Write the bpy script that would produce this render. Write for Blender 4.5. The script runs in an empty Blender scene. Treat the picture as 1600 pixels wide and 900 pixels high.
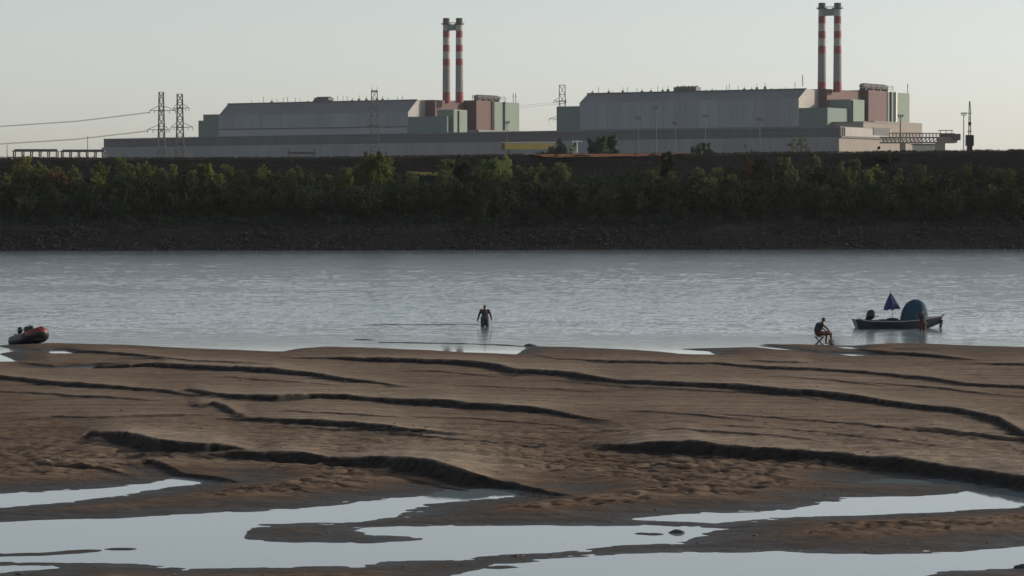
import bpy, bmesh, math, random
import numpy as np
from mathutils import Vector, Matrix, noise as mnoise

C = bpy.context.scene
COL = C.collection
PI = math.pi
# ------------------------------------------------------------------ camera
F = 4500.0                 # focal length in pixels of a 1600 px wide picture
CH = 8.1                   # eye height above the river
PITCH = math.atan(150.0 / F)
ROLL = math.radians(-0.10)
cam_d = bpy.data.cameras.new('camera')
cam = bpy.data.objects.new('camera', cam_d)
COL.objects.link(cam)
cam_d.sensor_width = 36.0
cam_d.lens = F / 1600.0 * 36.0
cam_d.clip_start = 1.0
cam_d.clip_end = 20000.0
RC = Matrix.Rotation(PI / 2 - PITCH, 3, 'X') @ Matrix.Rotation(ROLL, 3, 'Z')
cam.matrix_world = Matrix.Translation((0, 0, CH)) @ RC.to_4x4()
C.camera = cam

# ------------------------------------------------------------------ sky, sun, exposure
SUN_EL = math.radians(14.0)
SUN_AZ = math.radians(74.0)          # clockwise from +Y (the viewing direction)
W = bpy.data.worlds.new('World')
C.world = W
W.use_nodes = True
nt = W.node_tree
nt.nodes.clear()
sky = nt.nodes.new('ShaderNodeTexSky')
sky.sky_type = 'NISHITA'
sky.sun_disc = False
sky.sun_elevation = SUN_EL
sky.sun_rotation = SUN_AZ
sky.air_density = 0.7
sky.dust_density = 0.9
sky.ozone_density = 0.4
hsv = nt.nodes.new('ShaderNodeHueSaturation')
hsv.inputs['Saturation'].default_value = 0.40
bg = nt.nodes.new('ShaderNodeBackground')
bg.inputs['Strength'].default_value = 0.130
wo = nt.nodes.new('ShaderNodeOutputWorld')
nt.links.new(sky.outputs[0], hsv.inputs['Color'])
nt.links.new(hsv.outputs[0], bg.inputs['Color'])
nt.links.new(bg.outputs[0], wo.inputs['Surface'])
sd_ = bpy.data.lights.new('sun', 'SUN')
sd_.energy = 3.1
sd_.angle = math.radians(0.6)
sd_.color = (1.0, 0.86, 0.68)
sun = bpy.data.objects.new('sun', sd_)
COL.objects.link(sun)
sdir = Vector((math.sin(SUN_AZ) * math.cos(SUN_EL), math.cos(SUN_AZ) * math.cos(SUN_EL), math.sin(SUN_EL)))
sun.rotation_euler = (-sdir).to_track_quat('-Z', 'Y').to_euler()
vs = C.view_settings
vs.view_transform = 'Standard'
vs.look = 'None'
vs.gamma = 1.0
vs.use_curve_mapping = False
vs.exposure = 0.22

# ------------------------------------------------------------------ helpers
rnd = random.Random(5)
nrng = np.random.default_rng(7)


def ray(px, py):
    v = RC @ Vector(((px - 800.0) / F, (450.0 - py) / F, -1.0))
    return v.x / v.y, v.z / v.y


def at_d(px, py, d):
    kx, kz = ray(px, py)
    return Vector((kx * d, d, CH + kz * d))


def at_z(px, py, z):
    kx, kz = ray(px, py)
    d = (z - CH) / kz
    return Vector((kx * d, d, z))


def new_mat(name, col, rough=0.8, var=0.15, scale=1.0, metal=0.0, streak=None, spec=0.5, bump=0.0, bscale=5.0, translucent=0.0, objvar=0.0):
    m = bpy.data.materials.new(name)
    m.use_nodes = True
    t = m.node_tree
    p = t.nodes['Principled BSDF']
    p.inputs['Roughness'].default_value = rough
    p.inputs['Metallic'].default_value = metal
    p.inputs['Specular IOR Level'].default_value = spec
    tc = t.nodes.new('ShaderNodeTexCoord')
    mp = t.nodes.new('ShaderNodeMapping')
    if streak:
        mp.inputs['Scale'].default_value = streak
    no = t.nodes.new('ShaderNodeTexNoise')
    no.inputs['Scale'].default_value = scale
    no.inputs['Detail'].default_value = 5.0
    no.inputs['Roughness'].default_value = 0.65
    t.links.new(tc.outputs['Object'], mp.inputs['Vector'])
    t.links.new(mp.outputs[0], no.inputs['Vector'])
    mr = t.nodes.new('ShaderNodeMapRange')
    mr.inputs['From Min'].default_value = 0.25
    mr.inputs['From Max'].default_value = 0.75
    mr.inputs['To Min'].default_value = 1.0 - var
    mr.inputs['To Max'].default_value = 1.0 + var
    t.links.new(no.outputs['Fac'], mr.inputs['Value'])
    val = mr.outputs[0]
    if objvar:
        oi = t.nodes.new('ShaderNodeObjectInfo')
        m2 = t.nodes.new('ShaderNodeMapRange')
        m2.inputs['To Min'].default_value = 1.0 - objvar
        m2.inputs['To Max'].default_value = 1.0 + objvar
        t.links.new(oi.outputs['Random'], m2.inputs['Value'])
        mm = t.nodes.new('ShaderNodeMath')
        mm.operation = 'MULTIPLY'
        t.links.new(val, mm.inputs[0])
        t.links.new(m2.outputs[0], mm.inputs[1])
        val = mm.outputs[0]
    mx = t.nodes.new('ShaderNodeVectorMath')
    mx.operation = 'SCALE'
    mx.inputs[0].default_value = col
    t.links.new(val, mx.inputs['Scale'])
    t.links.new(mx.outputs[0], p.inputs['Base Color'])
    if bump:
        nb = t.nodes.new('ShaderNodeTexNoise')
        nb.inputs['Scale'].default_value = bscale
        nb.inputs['Detail'].default_value = 6.0
        t.links.new(tc.outputs['Object'], nb.inputs['Vector'])
        bn = t.nodes.new('ShaderNodeBump')
        bn.inputs['Strength'].default_value = 1.0
        bn.inputs['Distance'].default_value = bump
        t.links.new(nb.outputs['Fac'], bn.inputs['Height'])
        t.links.new(bn.outputs[0], p.inputs['Normal'])
    if translucent:
        tr = t.nodes.new('ShaderNodeBsdfTranslucent')
        t.links.new(mx.outputs[0], tr.inputs['Color'])
        ms = t.nodes.new('ShaderNodeMixShader')
        ms.inputs[0].default_value = translucent
        t.links.new(p.outputs[0], ms.inputs[1])
        t.links.new(tr.outputs[0], ms.inputs[2])
        t.links.new(ms.outputs[0], t.nodes['Material Output'].inputs['Surface'])
    return m


def empty(name, loc, label=None, cat=None, group=None, rz=0.0):
    o = bpy.data.objects.new(name, None)
    o.empty_display_size = 0.2
    COL.objects.link(o)
    o.location = loc
    o.rotation_euler = (0, 0, rz)
    if label:
        tag(o, label, cat, group)
    return o


def tag(o, label, cat, group=None, kind=None):
    o['label'] = label
    o['category'] = cat
    if group:
        o['group'] = group
    if kind:
        o['kind'] = kind
    return o


def root_loc(p):
    v = Vector((0, 0, 0))
    while p is not None:
        v = v + p.location
        p = p.parent
    return v


class MB:
    """collects simple solids and links them as one mesh object"""

    def __init__(self):
        self.v, self.f, self.m = [], [], []

    def add(self, vs_, fs_, mi=0):
        n = len(self.v)
        self.v += [tuple(p) for p in vs_]
        self.f += [tuple(i + n for i in f) for f in fs_]
        self.m += [mi] * len(fs_)
        return self

    def hexa(self, lo, hi, mi=0):
        """two loops of four points"""
        return self.add(list(lo) + list(hi), [(3, 2, 1, 0), (4, 5, 6, 7)] + [(i, (i + 1) % 4, 4 + (i + 1) % 4, 4 + i) for i in range(4)], mi)

    def box(self, c, s, mi=0, rz=0.0):
        ca, sa = math.cos(rz), math.sin(rz)
        q = []
        for z in (-.5, .5):
            for x, y in ((-.5, -.5), (.5, -.5), (.5, .5), (-.5, .5)):
                X, Y = x * s[0], y * s[1]
                q.append((c[0] + X * ca - Y * sa, c[1] + X * sa + Y * ca, c[2] + z * s[2]))
        return self.hexa(q[:4], q[4:], mi)

    def tube(self, pts, r, n=8, mi=0, cap=True):
        pts = [Vector(p) for p in pts]
        if not isinstance(r, (list, tuple)):
            r = [r] * len(pts)
        rings = []
        for i, p in enumerate(pts):
            a = pts[max(i - 1, 0)]
            b = pts[min(i + 1, len(pts) - 1)]
            t = (b - a).normalized()
            up = Vector((0, 0, 1)) if abs(t.z) < 0.9 else Vector((0, 1, 0))
            u = t.cross(up).normalized()
            w = t.cross(u).normalized()
            rings.append([p + (u * math.cos(k * 2 * PI / n) + w * math.sin(k * 2 * PI / n)) * r[i] for k in range(n)])
        vs_ = [q for g in rings for q in g]
        fs_ = []
        for i in range(len(pts) - 1):
            for k in range(n):
                k2 = (k + 1) % n
                fs_.append((i * n + k, i * n + k2, (i + 1) * n + k2, (i + 1) * n + k))
        if cap:
            fs_.append(tuple(range(n - 1, -1, -1)))
            fs_.append(tuple((len(pts) - 1) * n + k for k in range(n)))
        return self.add(vs_, fs_, mi)

    def capsule(self, a, b, ra, rb, n=12):
        a, b = Vector(a), Vector(b)
        t = (b - a)
        L = t.length
        t = t / L if L > 1e-6 else Vector((0, 0, 1))
        pts, rr = [], []
        for k in range(1, 5):
            an = PI / 2 * (1 - k / 4.0)
            pts.append(a - t * ra * math.sin(an)); rr.append(max(ra * math.cos(an), .0005))
        for k in range(0, 5):
            an = PI / 2 * k / 4.0
            if k == 0 and L < 1e-6:
                continue
            pts.append(b + t * rb * math.sin(an)); rr.append(max(rb * math.cos(an), .0005))
        up = Vector((0, 0, 1)) if abs(t.z) < 0.9 else Vector((0, 1, 0))
        u = t.cross(up).normalized(); w = t.cross(u).normalized()
        vs_ = [p + (u * math.cos(k * 2 * PI / n) + w * math.sin(k * 2 * PI / n)) * q for p, q in zip(pts, rr) for k in range(n)]
        fs_ = []
        for i in range(len(pts) - 1):
            for k in range(n):
                k2 = (k + 1) % n
                fs_.append((i * n + k, i * n + k2, (i + 1) * n + k2, (i + 1) * n + k))
        fs_.append(tuple(range(n - 1, -1, -1)))
        fs_.append(tuple((len(pts) - 1) * n + k for k in range(n)))
        return self.add(vs_, fs_, 0)

    def ell(self, c, r, n=14, m=9, mi=0, rot=None):
        vs_, fs_ = [], []
        c = Vector(c)
        for i in range(m + 1):
            th = PI * i / m
            for k in range(n):
                ph = 2 * PI * k / n
                p = Vector((r[0] * math.sin(th) * math.cos(ph), r[1] * math.sin(th) * math.sin(ph), r[2] * math.cos(th)))
                if i in (0, m):
                    p.x += 1e-4 * math.cos(ph); p.y += 1e-4 * math.sin(ph)
                vs_.append(c + (rot @ p if rot else p))
        for i in range(m):
            for k in range(n):
                k2 = (k + 1) % n
                fs_.append((i * n + k, (i + 1) * n + k, (i + 1) * n + k2, i * n + k2))
        fs_.append(tuple(range(n)))
        fs_.append(tuple(m * n + k for k in range(n - 1, -1, -1)))
        return self.add(vs_, fs_, mi)

    def build(self, name, mats, parent=None, smooth=False, local=False):
        me = bpy.data.meshes.new(name)
        off = Vector((0, 0, 0))
        if parent is not None and not local:
            off = root_loc(parent)
        me.from_pydata([(p[0] - off.x, p[1] - off.y, p[2] - off.z) for p in self.v], [], self.f)
        if not isinstance(mats, (list, tuple)):
            mats = [mats]
        for m in mats:
            me.materials.append(m)
        me.polygons.foreach_set('material_index', self.m)
        if smooth:
            me.polygons.foreach_set('use_smooth', [True] * len(me.polygons))
        me.update()
        o = bpy.data.objects.new(name, me)
        COL.objects.link(o)
        if parent is not None:
            o.parent = parent
        return o


def np_mesh(name, verts, faces, mats, parent=None, smooth=False, quads=True):
    me = bpy.data.meshes.new(name)
    k = faces.shape[1]
    me.vertices.add(len(verts))
    me.vertices.foreach_set('co', verts.astype(np.float32).ravel())
    me.loops.add(faces.size)
    me.loops.foreach_set('vertex_index', faces.astype(np.int32).ravel())
    me.polygons.add(len(faces))
    me.polygons.foreach_set('loop_start', (np.arange(len(faces)) * k).astype(np.int32))
    me.polygons.foreach_set('loop_total', np.full(len(faces), k, np.int32))
    if smooth:
        me.polygons.foreach_set('use_smooth', np.ones(len(faces), bool))
    for m in (mats if isinstance(mats, (list, tuple)) else [mats]):
        me.materials.append(m)
    me.update(calc_edges=True)
    me.validate()
    o = bpy.data.objects.new(name, me)
    COL.objects.link(o)
    if parent is not None:
        o.parent = parent
    return o


def hash2(ix, iy, seed):
    h = (ix.astype(np.int64) * 374761393 + iy.astype(np.int64) * 668265263 + seed * 974711) & 0x7fffffff
    h = ((h ^ (h >> 13)) * 1274126177) & 0x7fffffff
    h = (h ^ (h >> 16)) & 0xffff
    return h / 65535.0


def vnoise(x, y, seed=0):
    ix, iy = np.floor(x), np.floor(y)
    fx, fy = x - ix, y - iy
    fx = fx * fx * fx * (fx * (fx * 6 - 15) + 10)
    fy = fy * fy * fy * (fy * (fy * 6 - 15) + 10)
    a = hash2(ix, iy, seed); b = hash2(ix + 1, iy, seed)
    c = hash2(ix, iy + 1, seed); d = hash2(ix + 1, iy + 1, seed)
    return (a + (b - a) * fx + (c - a) * fy + (a - b - c + d) * fx * fy) * 2 - 1


def fbm(x, y, seed=0, oct=4, gain=0.5):
    s, a, t = 0, 1.0, 0
    for i in range(oct):
        s = s + a * vnoise(x * 2 ** i + i * 17.3, y * 2 ** i + i * 9.1, seed + i)
        t += a; a *= gain
    return s / t


# ------------------------------------------------------------------ sandbar
POOLS = [
    # left upper pool
    [(-250, 800), (-250, 776), (0, 773), (67, 770), (150, 765), (234, 757), (267, 752), (284, 747), (331, 749), (284, 758), (217, 768), (150, 778), (67, 787), (0, 793)],
    # long winding pool
    [(-250, 822), (0, 817), (83, 814), (184, 811), (284, 805), (384, 802), (467, 797), (534, 791), (561, 787), (634, 780), (708, 769), (731, 763), (768, 761), (846, 766), (768, 778), (661, 787),
     (630, 796), (601, 808), (567, 814), (534, 816), (467, 817), (407, 819), (377, 829), (360, 838), (377, 844), (417, 849), (467, 850), (534, 851), (601, 850), (668, 845), (701, 841), (661, 838),
     (601, 834), (566, 830), (601, 825), (701, 823.5), (834, 823), (968, 823), (1068, 825), (1108, 827), (1086, 835), (1066, 844), (1035, 847), (951, 852), (868, 862), (768, 867), (728, 872),
     (668, 874), (534, 882), (434, 885), (300, 887), (200, 880), (100, 879), (0, 878), (-250, 880)],
    # right pool
    [(998, 812), (1068, 805), (1166, 803), (1230, 800), (1273, 791), (1300, 786), (1343, 779), (1433, 777), (1500, 772), (1527, 768), (1560, 764), (1600, 768), (1680, 773), (1640, 782), (1600, 788),
     (1580, 793), (1466, 800), (1333, 805), (1200, 808), (1150, 813), (1116, 817), (1066, 814)],
    [(1373, 752.5), (1400, 751.3), (1440, 751.6), (1478, 753), (1430, 754), (1390, 754)],
    # lower right pool
    [(700, 925), (721, 900), (768, 893), (821, 888), (806, 883), (851, 877), (901, 872), (968, 867), (1068, 865), (1150, 865), (1216, 862), (1250, 865), (1366, 868), (1500, 863), (1600, 855), (1900, 842),
     (1900, 878), (1600, 884), (1567, 888), (1493, 888), (1450, 893), (1430, 900), (1390, 925)],
    [(-200, 884), (0, 886), (60, 885.5), (84, 888), (60, 890.5), (0, 891.5), (-200, 893)],
    # slivers near the river edge
    [(75, 548.5), (90, 547), (112, 550.5), (113, 552.5), (90, 553)],
    [(80, 575), (120, 573), (150, 572), (180, 575.5), (140, 577), (100, 577)],
    [(1296, 552), (1340, 552.8), (1386, 556), (1340, 556)],
    [(1310, 541.5), (1325, 542.5), (1345, 546.5), (1330, 545.5)],
    [(1400, 548.6), (1418, 549), (1416, 550.6), (1402, 550.2)],
]
RIVER_POLY = [(-900, 585), (-200, 576), (-60, 569), (0, 567), (37, 567), (25, 562), (10, 556), (5, 552), (20, 549.5), (36, 548.5), (20, 545), (2, 542), (0, 540), (20, 538.5), (100, 538), (160, 539.5),
              (220, 541), (300, 545), (380, 548), (440, 550.5), (470, 545), (500, 543), (534, 543), (600, 545.5), (680, 549), (740, 553), (810, 555), (816, 550), (824, 545), (832, 541.5), (900, 543),
              (1000, 548), (1045, 551.5), (1066, 554.5), (1100, 556), (1131, 555.5), (1110, 549), (1066, 545.5), (1120, 544.2), (1180, 542.8), (1222, 547.5), (1273, 552), (1277, 550), (1232, 545.5), (1200, 541.5),
              (1190, 540.2), (1240, 539), (1300, 540.3), (1340, 541), (1400, 537.5), (1440, 537), (1500, 540), (1600, 543), (1800, 546), (2500, 552), (2500, 420), (-900, 420)]
LINES = [
    # crest polyline (pixels), drop of the slip face
    ([(50, 541), (80, 543), (150, 548), (200, 551), (262, 555)], .13),
    ([(12, 559), (100, 562), (150, 564), (240, 566), (333, 571), (433, 574), (500, 581), (560, 589), (642, 597)], .23),
    ([(-150, 583), (0, 586), (77, 595), (150, 600), (250, 606), (335, 611)], .17),
    ([(263, 606), (293, 601), (333, 610), (433, 616), (507, 612), (584, 617), (667, 623), (767, 630), (868, 637), (963, 650)], .25),
    ([(310, 631), (333, 628), (352, 632), (368, 643)], .11),
    ([(333, 647), (400, 652), (534, 659), (634, 667), (737, 672)], .16),
    ([(120, 672), (143, 666), (200, 676), (250, 688), (310, 691), (345, 689), (384, 689)], .3),
    ([(296, 697), (367, 698), (434, 703), (534, 709), (634, 715), (734, 730), (801, 737), (897, 755)], .34),
    ([(210, 720), (234, 718), (284, 728), (368, 742)], .13),
    ([(440, 552), (484, 554), (534, 556), (634, 561), (734, 564), (774, 569), (801, 576), (868, 578), (918, 586), (968, 591), (1068, 595), (1133, 598), (1233, 608), (1300, 613), (1366, 621), (1433, 630),
      (1500, 636), (1560, 650), (1600, 672), (1700, 692), (1900, 720)], .2),
    ([(822, 548), (868, 557), (934, 561), (1066, 564), (1133, 566), (1193, 571), (1266, 574), (1333, 577), (1400, 583), (1466, 591), (1510, 598), (1600, 603), (1700, 606), (1900, 610)], .13),
    ([(1183, 561), (1252, 564)], .1),
    ([(1343, 541), (1400, 548), (1522, 557)], .16),
    ([(-60, 607), (0, 610), (120, 618), (262, 625)], .07),
    ([(128, 655), (230, 648), (332, 645)], .06),
    ([(1078, 640), (1250, 654), (1400, 667), (1562, 684), (1700, 700)], .055),
    ([(1098, 660), (1300, 676), (1502, 699)], .05),
    ([(958, 601), (1100, 608), (1200, 613), (1302, 624)], .06),
    ([(698, 600), (850, 606), (955, 612)], .055),
    ([(1198, 586), (1280, 591), (1385, 601)], .05),
    ([(55, 722), (150, 729), (212, 736)], .07),
    ([(438, 640), (520, 644), (625, 651)], .055),
    ([(1228, 545), (1330, 549), (1405, 553)], .06),
    ([(178, 556), (300, 562), (425, 567)], .07),
    ([(560, 676), (700, 684), (860, 697)], .05),
    ([(420, 664), (560, 672), (690, 683)], .06),
    ([(20, 655), (90, 650), (170, 652)], .06),
    ([(640, 648), (740, 652), (860, 662), (905, 668)], .06),
    ([(980, 640), (1060, 644), (1180, 655)], .05),
    ([(1000, 667), (1120, 673), (1290, 687)], .05),
    ([(1420, 664), (1520, 676), (1640, 694)], .06),
    ([(1330, 592), (1420, 601), (1530, 613), (1620, 620)], .06),
    ([(860, 592), (930, 599), (1020, 604)], .05),
    ([(640, 577), (720, 582), (800, 590)], .05),
    ([(340, 588), (430, 593), (520, 600)], .05),
    ([(620, 742), (700, 752), (780, 762)], .05),
    ([(930, 716), (1040, 726), (1180, 740), (1270, 750)], .05),
    ([(1500, 563), (1600, 566), (1700, 569), (1900, 573)], .15),
    ([(913, 679), (968, 685), (1066, 689), (1183, 698), (1300, 703), (1400, 711), (1500, 721), (1600, 736), (1700, 750), (1900, 772)], .38),
]
SHOALS = [([(600, 535), (660, 536), (720, 537), (780, 539), (826, 542)], .35), ([(-20, 868), (60, 866.5), (110, 863), (142, 861.5)], .35), ([(178, 858.5), (200, 858.5)], .22),
          ([(1205, 538.5), (1250, 539.2)], .5), ([(1000, 834.5), (1030, 835.5)], .15), ([(560, 530.5), (578, 531)], .3)]


def sdf(poly, X, Y):
    """signed distance, positive outside; poly in pixel coordinates on the water plane"""
    P = np.array([at_z(px, py, 0.0)[:2] for px, py in poly])
    pad = 9.0
    x0, y0 = P.min(0) - pad
    x1, y1 = P.max(0) + pad
    out = np.full(X.shape, 9.0)
    sel = (X > x0) & (X < x1) & (Y > y0) & (Y < y1)
    x, y = X[sel], Y[sel]
    best = np.full(x.shape, 1e9)
    ins = np.zeros(x.shape, bool)
    n = len(P)
    for i in range(n):
        ax, ay = P[i]; bx, by = P[(i + 1) % n]
        dx, dy = bx - ax, by - ay
        t = np.clip(((x - ax) * dx + (y - ay) * dy) / (dx * dx + dy * dy + 1e-12), 0, 1)
        best = np.minimum(best, (x - ax - t * dx) ** 2 + (y - ay - t * dy) ** 2)
        c = (ay > y) != (by > y)
        if abs(dy) > 1e-9:
            ins ^= c & (x < dx * (y - ay) / dy + ax)
    d = np.sqrt(best)
    out[sel] = np.where(ins, -d, d)
    return np.clip(out, -20, 9)


def smooth01(t):
    t = np.clip(t, 0, 1)
    return t * t * (3 - 2 * t)


line_data = []


def flats(X, Y):
    Z = 0.15 + 0.03 * fbm(X / 7.0, Y / 12.0, 3, 3)
    return Z - 0.07 * smooth01((Y - 128) / 20.0)


def bars(X, Y, skip=-1):
    """height the bars add, and the weight of the silt painted on slip faces, shade and wet mud in one"""
    UA = X / Y
    ZA = 0.0 * X
    DA = 0.0 * X
    XA, YA = X, Y
    WA = (0.4 * fbm(X / 2.6, Y / 40.0, 21, 3, 0.55) + .15 * fbm(X / .45, Y / 6.0, 23, 2) + .30 * fbm(X / 1.3, Y / 9.0, 29, 3, .6)) * np.clip(Y / 90, .6, 1.6)
    for li, (u, dl, H) in enumerate(line_data):
        if li == skip:
            continue
        lo, hi = u[0], u[-1]
        sel = (UA > lo - .004) & (UA < hi + .004) & (YA > dl.min() - 6) & (YA < dl.max() + 45)
        if not sel.any():
            continue
        U, X, Y = UA[sel], XA[sel], YA[sel]
        Yw = Y + WA[sel]
        d = np.interp(U, u, dl)
        wl = min(.042, .42 * (hi - lo))
        win = smooth01((U - lo + .004) / wl) ** .7 * smooth01((hi - U + .004) / wl) ** .7
        Hh = .92 * H * win * (1 + 0.45 * fbm(X / 2.4, Y * 0 + H * 50, 33, 3))
        m_ = np.interp(U, .5 * (u[1:] + u[:-1]), np.diff(dl) / np.diff(u)) / d
        q = (Yw - d) / np.sqrt(1 + np.minimum(m_ * m_, 40))
        w = np.maximum(Hh * .9, 0.02)
        L = 8.0
        back = np.exp(-np.maximum(Yw - d, 0) / L)
        front = np.clip(1 + q / w, 0, 1)
        ZA[sel] += Hh * np.where(q > 0, back, front)
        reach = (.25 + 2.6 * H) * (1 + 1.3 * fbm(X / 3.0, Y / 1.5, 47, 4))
        dm = smooth01((q + w + reach) / (reach * .7 + .01)) * smooth01((.03 - q) / .07) * smooth01(win * 2.5)  # slip-face shade and cast shadow painted in, together with wet mud
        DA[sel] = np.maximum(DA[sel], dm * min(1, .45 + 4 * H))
    return ZA, DA


def dunes(X, Y, skip=-1):
    return flats(X, Y) + bars(X, Y, skip)[0]


# find where each crest stands, two passes because a crest's height moves it
for it in range(3):
    tmp = []
    for li, (pts, H) in enumerate(LINES):
        us, ds = [], []
        for px, py in pts:
            z = 0.15 + H
            if it:
                g = at_z(px, py, z)
                for q in range(3):
                    z = .92 * H + float(dunes(np.array([g.x]), np.array([g.y]), skip=li)[0])
                    g = at_z(px, py, z)
            g = at_z(px, py, z)
            us.append(g.x / g.y); ds.append(g.y)
        o_ = np.argsort(us)
        tmp.append((np.array(us)[o_], np.array(ds)[o_], H))
    line_data = tmp


SHADE_SILT = None


def sand_height(X, Y):
    global SHADE_SILT
    Z = flats(X, Y)
    B, SHADE_SILT = bars(X, Y)
    # lumpy current ripples, strongest on the low near flats
    near = smooth01((108 - Y) / 30.0)
    rp = fbm(X / 0.55, Y / 0.40, 51, 3, 0.55)
    rp2 = fbm(X / 2.2, Y / 1.3, 61, 3, 0.5)
    lump = (0.012 + 0.062 * near) * rp + (0.016 + 0.025 * near) * rp2
    rdg = np.abs(fbm(X / .62, Y / .42, 211, 2, .5)) * 2
    lump = lump + (.012 + .075 * near) * (np.minimum(rdg, .8) - .35)
    lump = lump + 0.016 * fbm(X / 6.0 + Y / 9.0, Y / 0.9, 71, 3, 0.6)
    Z = Z + lump * (1 - .7 * smooth01(B / .3))
    jag = 0.55 * fbm(X / 1.6, Y / 0.5, 81, 4, 0.6) + 0.35 * fbm(X / 5.0, Y / 2.0, 91, 2)
    keep = 1.0
    for pi_, poly in enumerate(POOLS):
        small = pi_ == 3 or pi_ > 5
        s = sdf(poly, X, Y) + (jag * 0.12 - .22 if small else jag * 0.32 - .10)
        cap = np.where(s > 0, 0.004 + 0.024 * s + 0.014 * s * s, 0.05 * s)
        cap = np.clip(cap, -0.35, 3) + 0.016 * rp * smooth01(s / .5) + .004 * rp
        Z = np.minimum(Z, cap)
        keep = keep * smooth01((s + (.1 if small else .9)) / .4)
    s = sdf(RIVER_POLY, X, Y) + jag * 0.25
    cap = np.where(s > 0, 0.01 + 0.05 * s + 0.01 * s * s, 0.035 * s)
    Z = np.minimum(Z, np.clip(cap, -0.5, 3))
    keep = keep * smooth01((s + .4) / .8)
    Z = Z + B * keep
    SHADE_SILT = SHADE_SILT * keep
    Z = Z + SHADE_SILT * .07 * fbm(X / .35, Y / .3, 231, 3, .6)
    for pts, w in SHOALS:
        P = [at_z(px, py, 0.0) for px, py in pts]
        best = np.full(X.shape, 1e9)
        for a, b in zip(P[:-1], P[1:]):
            dx, dy = b.x - a.x, b.y - a.y
            t = np.clip(((X - a.x) * dx + (Y - a.y) * dy) / (dx * dx + dy * dy), 0, 1)
            best = np.minimum(best, (X - a.x - t * dx) ** 2 + (Y - a.y - t * dy) ** 2)
        b = 0.035 * (1 - np.sqrt(best) / w) + 0.02 * rp
        Z = np.where(best < w * w * 1.5, np.maximum(Z, b), Z)
    return Z


def zsand(x, y):
    return float(sand_height(np.array([float(x)]), np.array([float(y)]))[0])


NU = 700
us = np.linspace(-0.27, 0.27, NU)
dd = 1.0 / np.concatenate([np.linspace(1 / 44.0, 1 / 68.0, 260, endpoint=False), np.linspace(1 / 68.0, 1 / 112.0, 1000, endpoint=False), np.linspace(1 / 112.0, 1 / 184.0, 480)])
NR = len(dd)
UU, DD = np.meshgrid(us, dd)
XX, YY = (UU * DD), DD
ZZ = sand_height(XX, YY)
shade_silt_v = SHADE_SILT.ravel().astype(np.float32)
vv = np.stack([XX.ravel(), YY.ravel(), ZZ.ravel()], 1)
ii = (np.arange(NR - 1)[:, None] * NU + np.arange(NU - 1)[None, :]).ravel()
ff = np.stack([ii, ii + 1, ii + NU + 1, ii + NU], 1)


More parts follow.
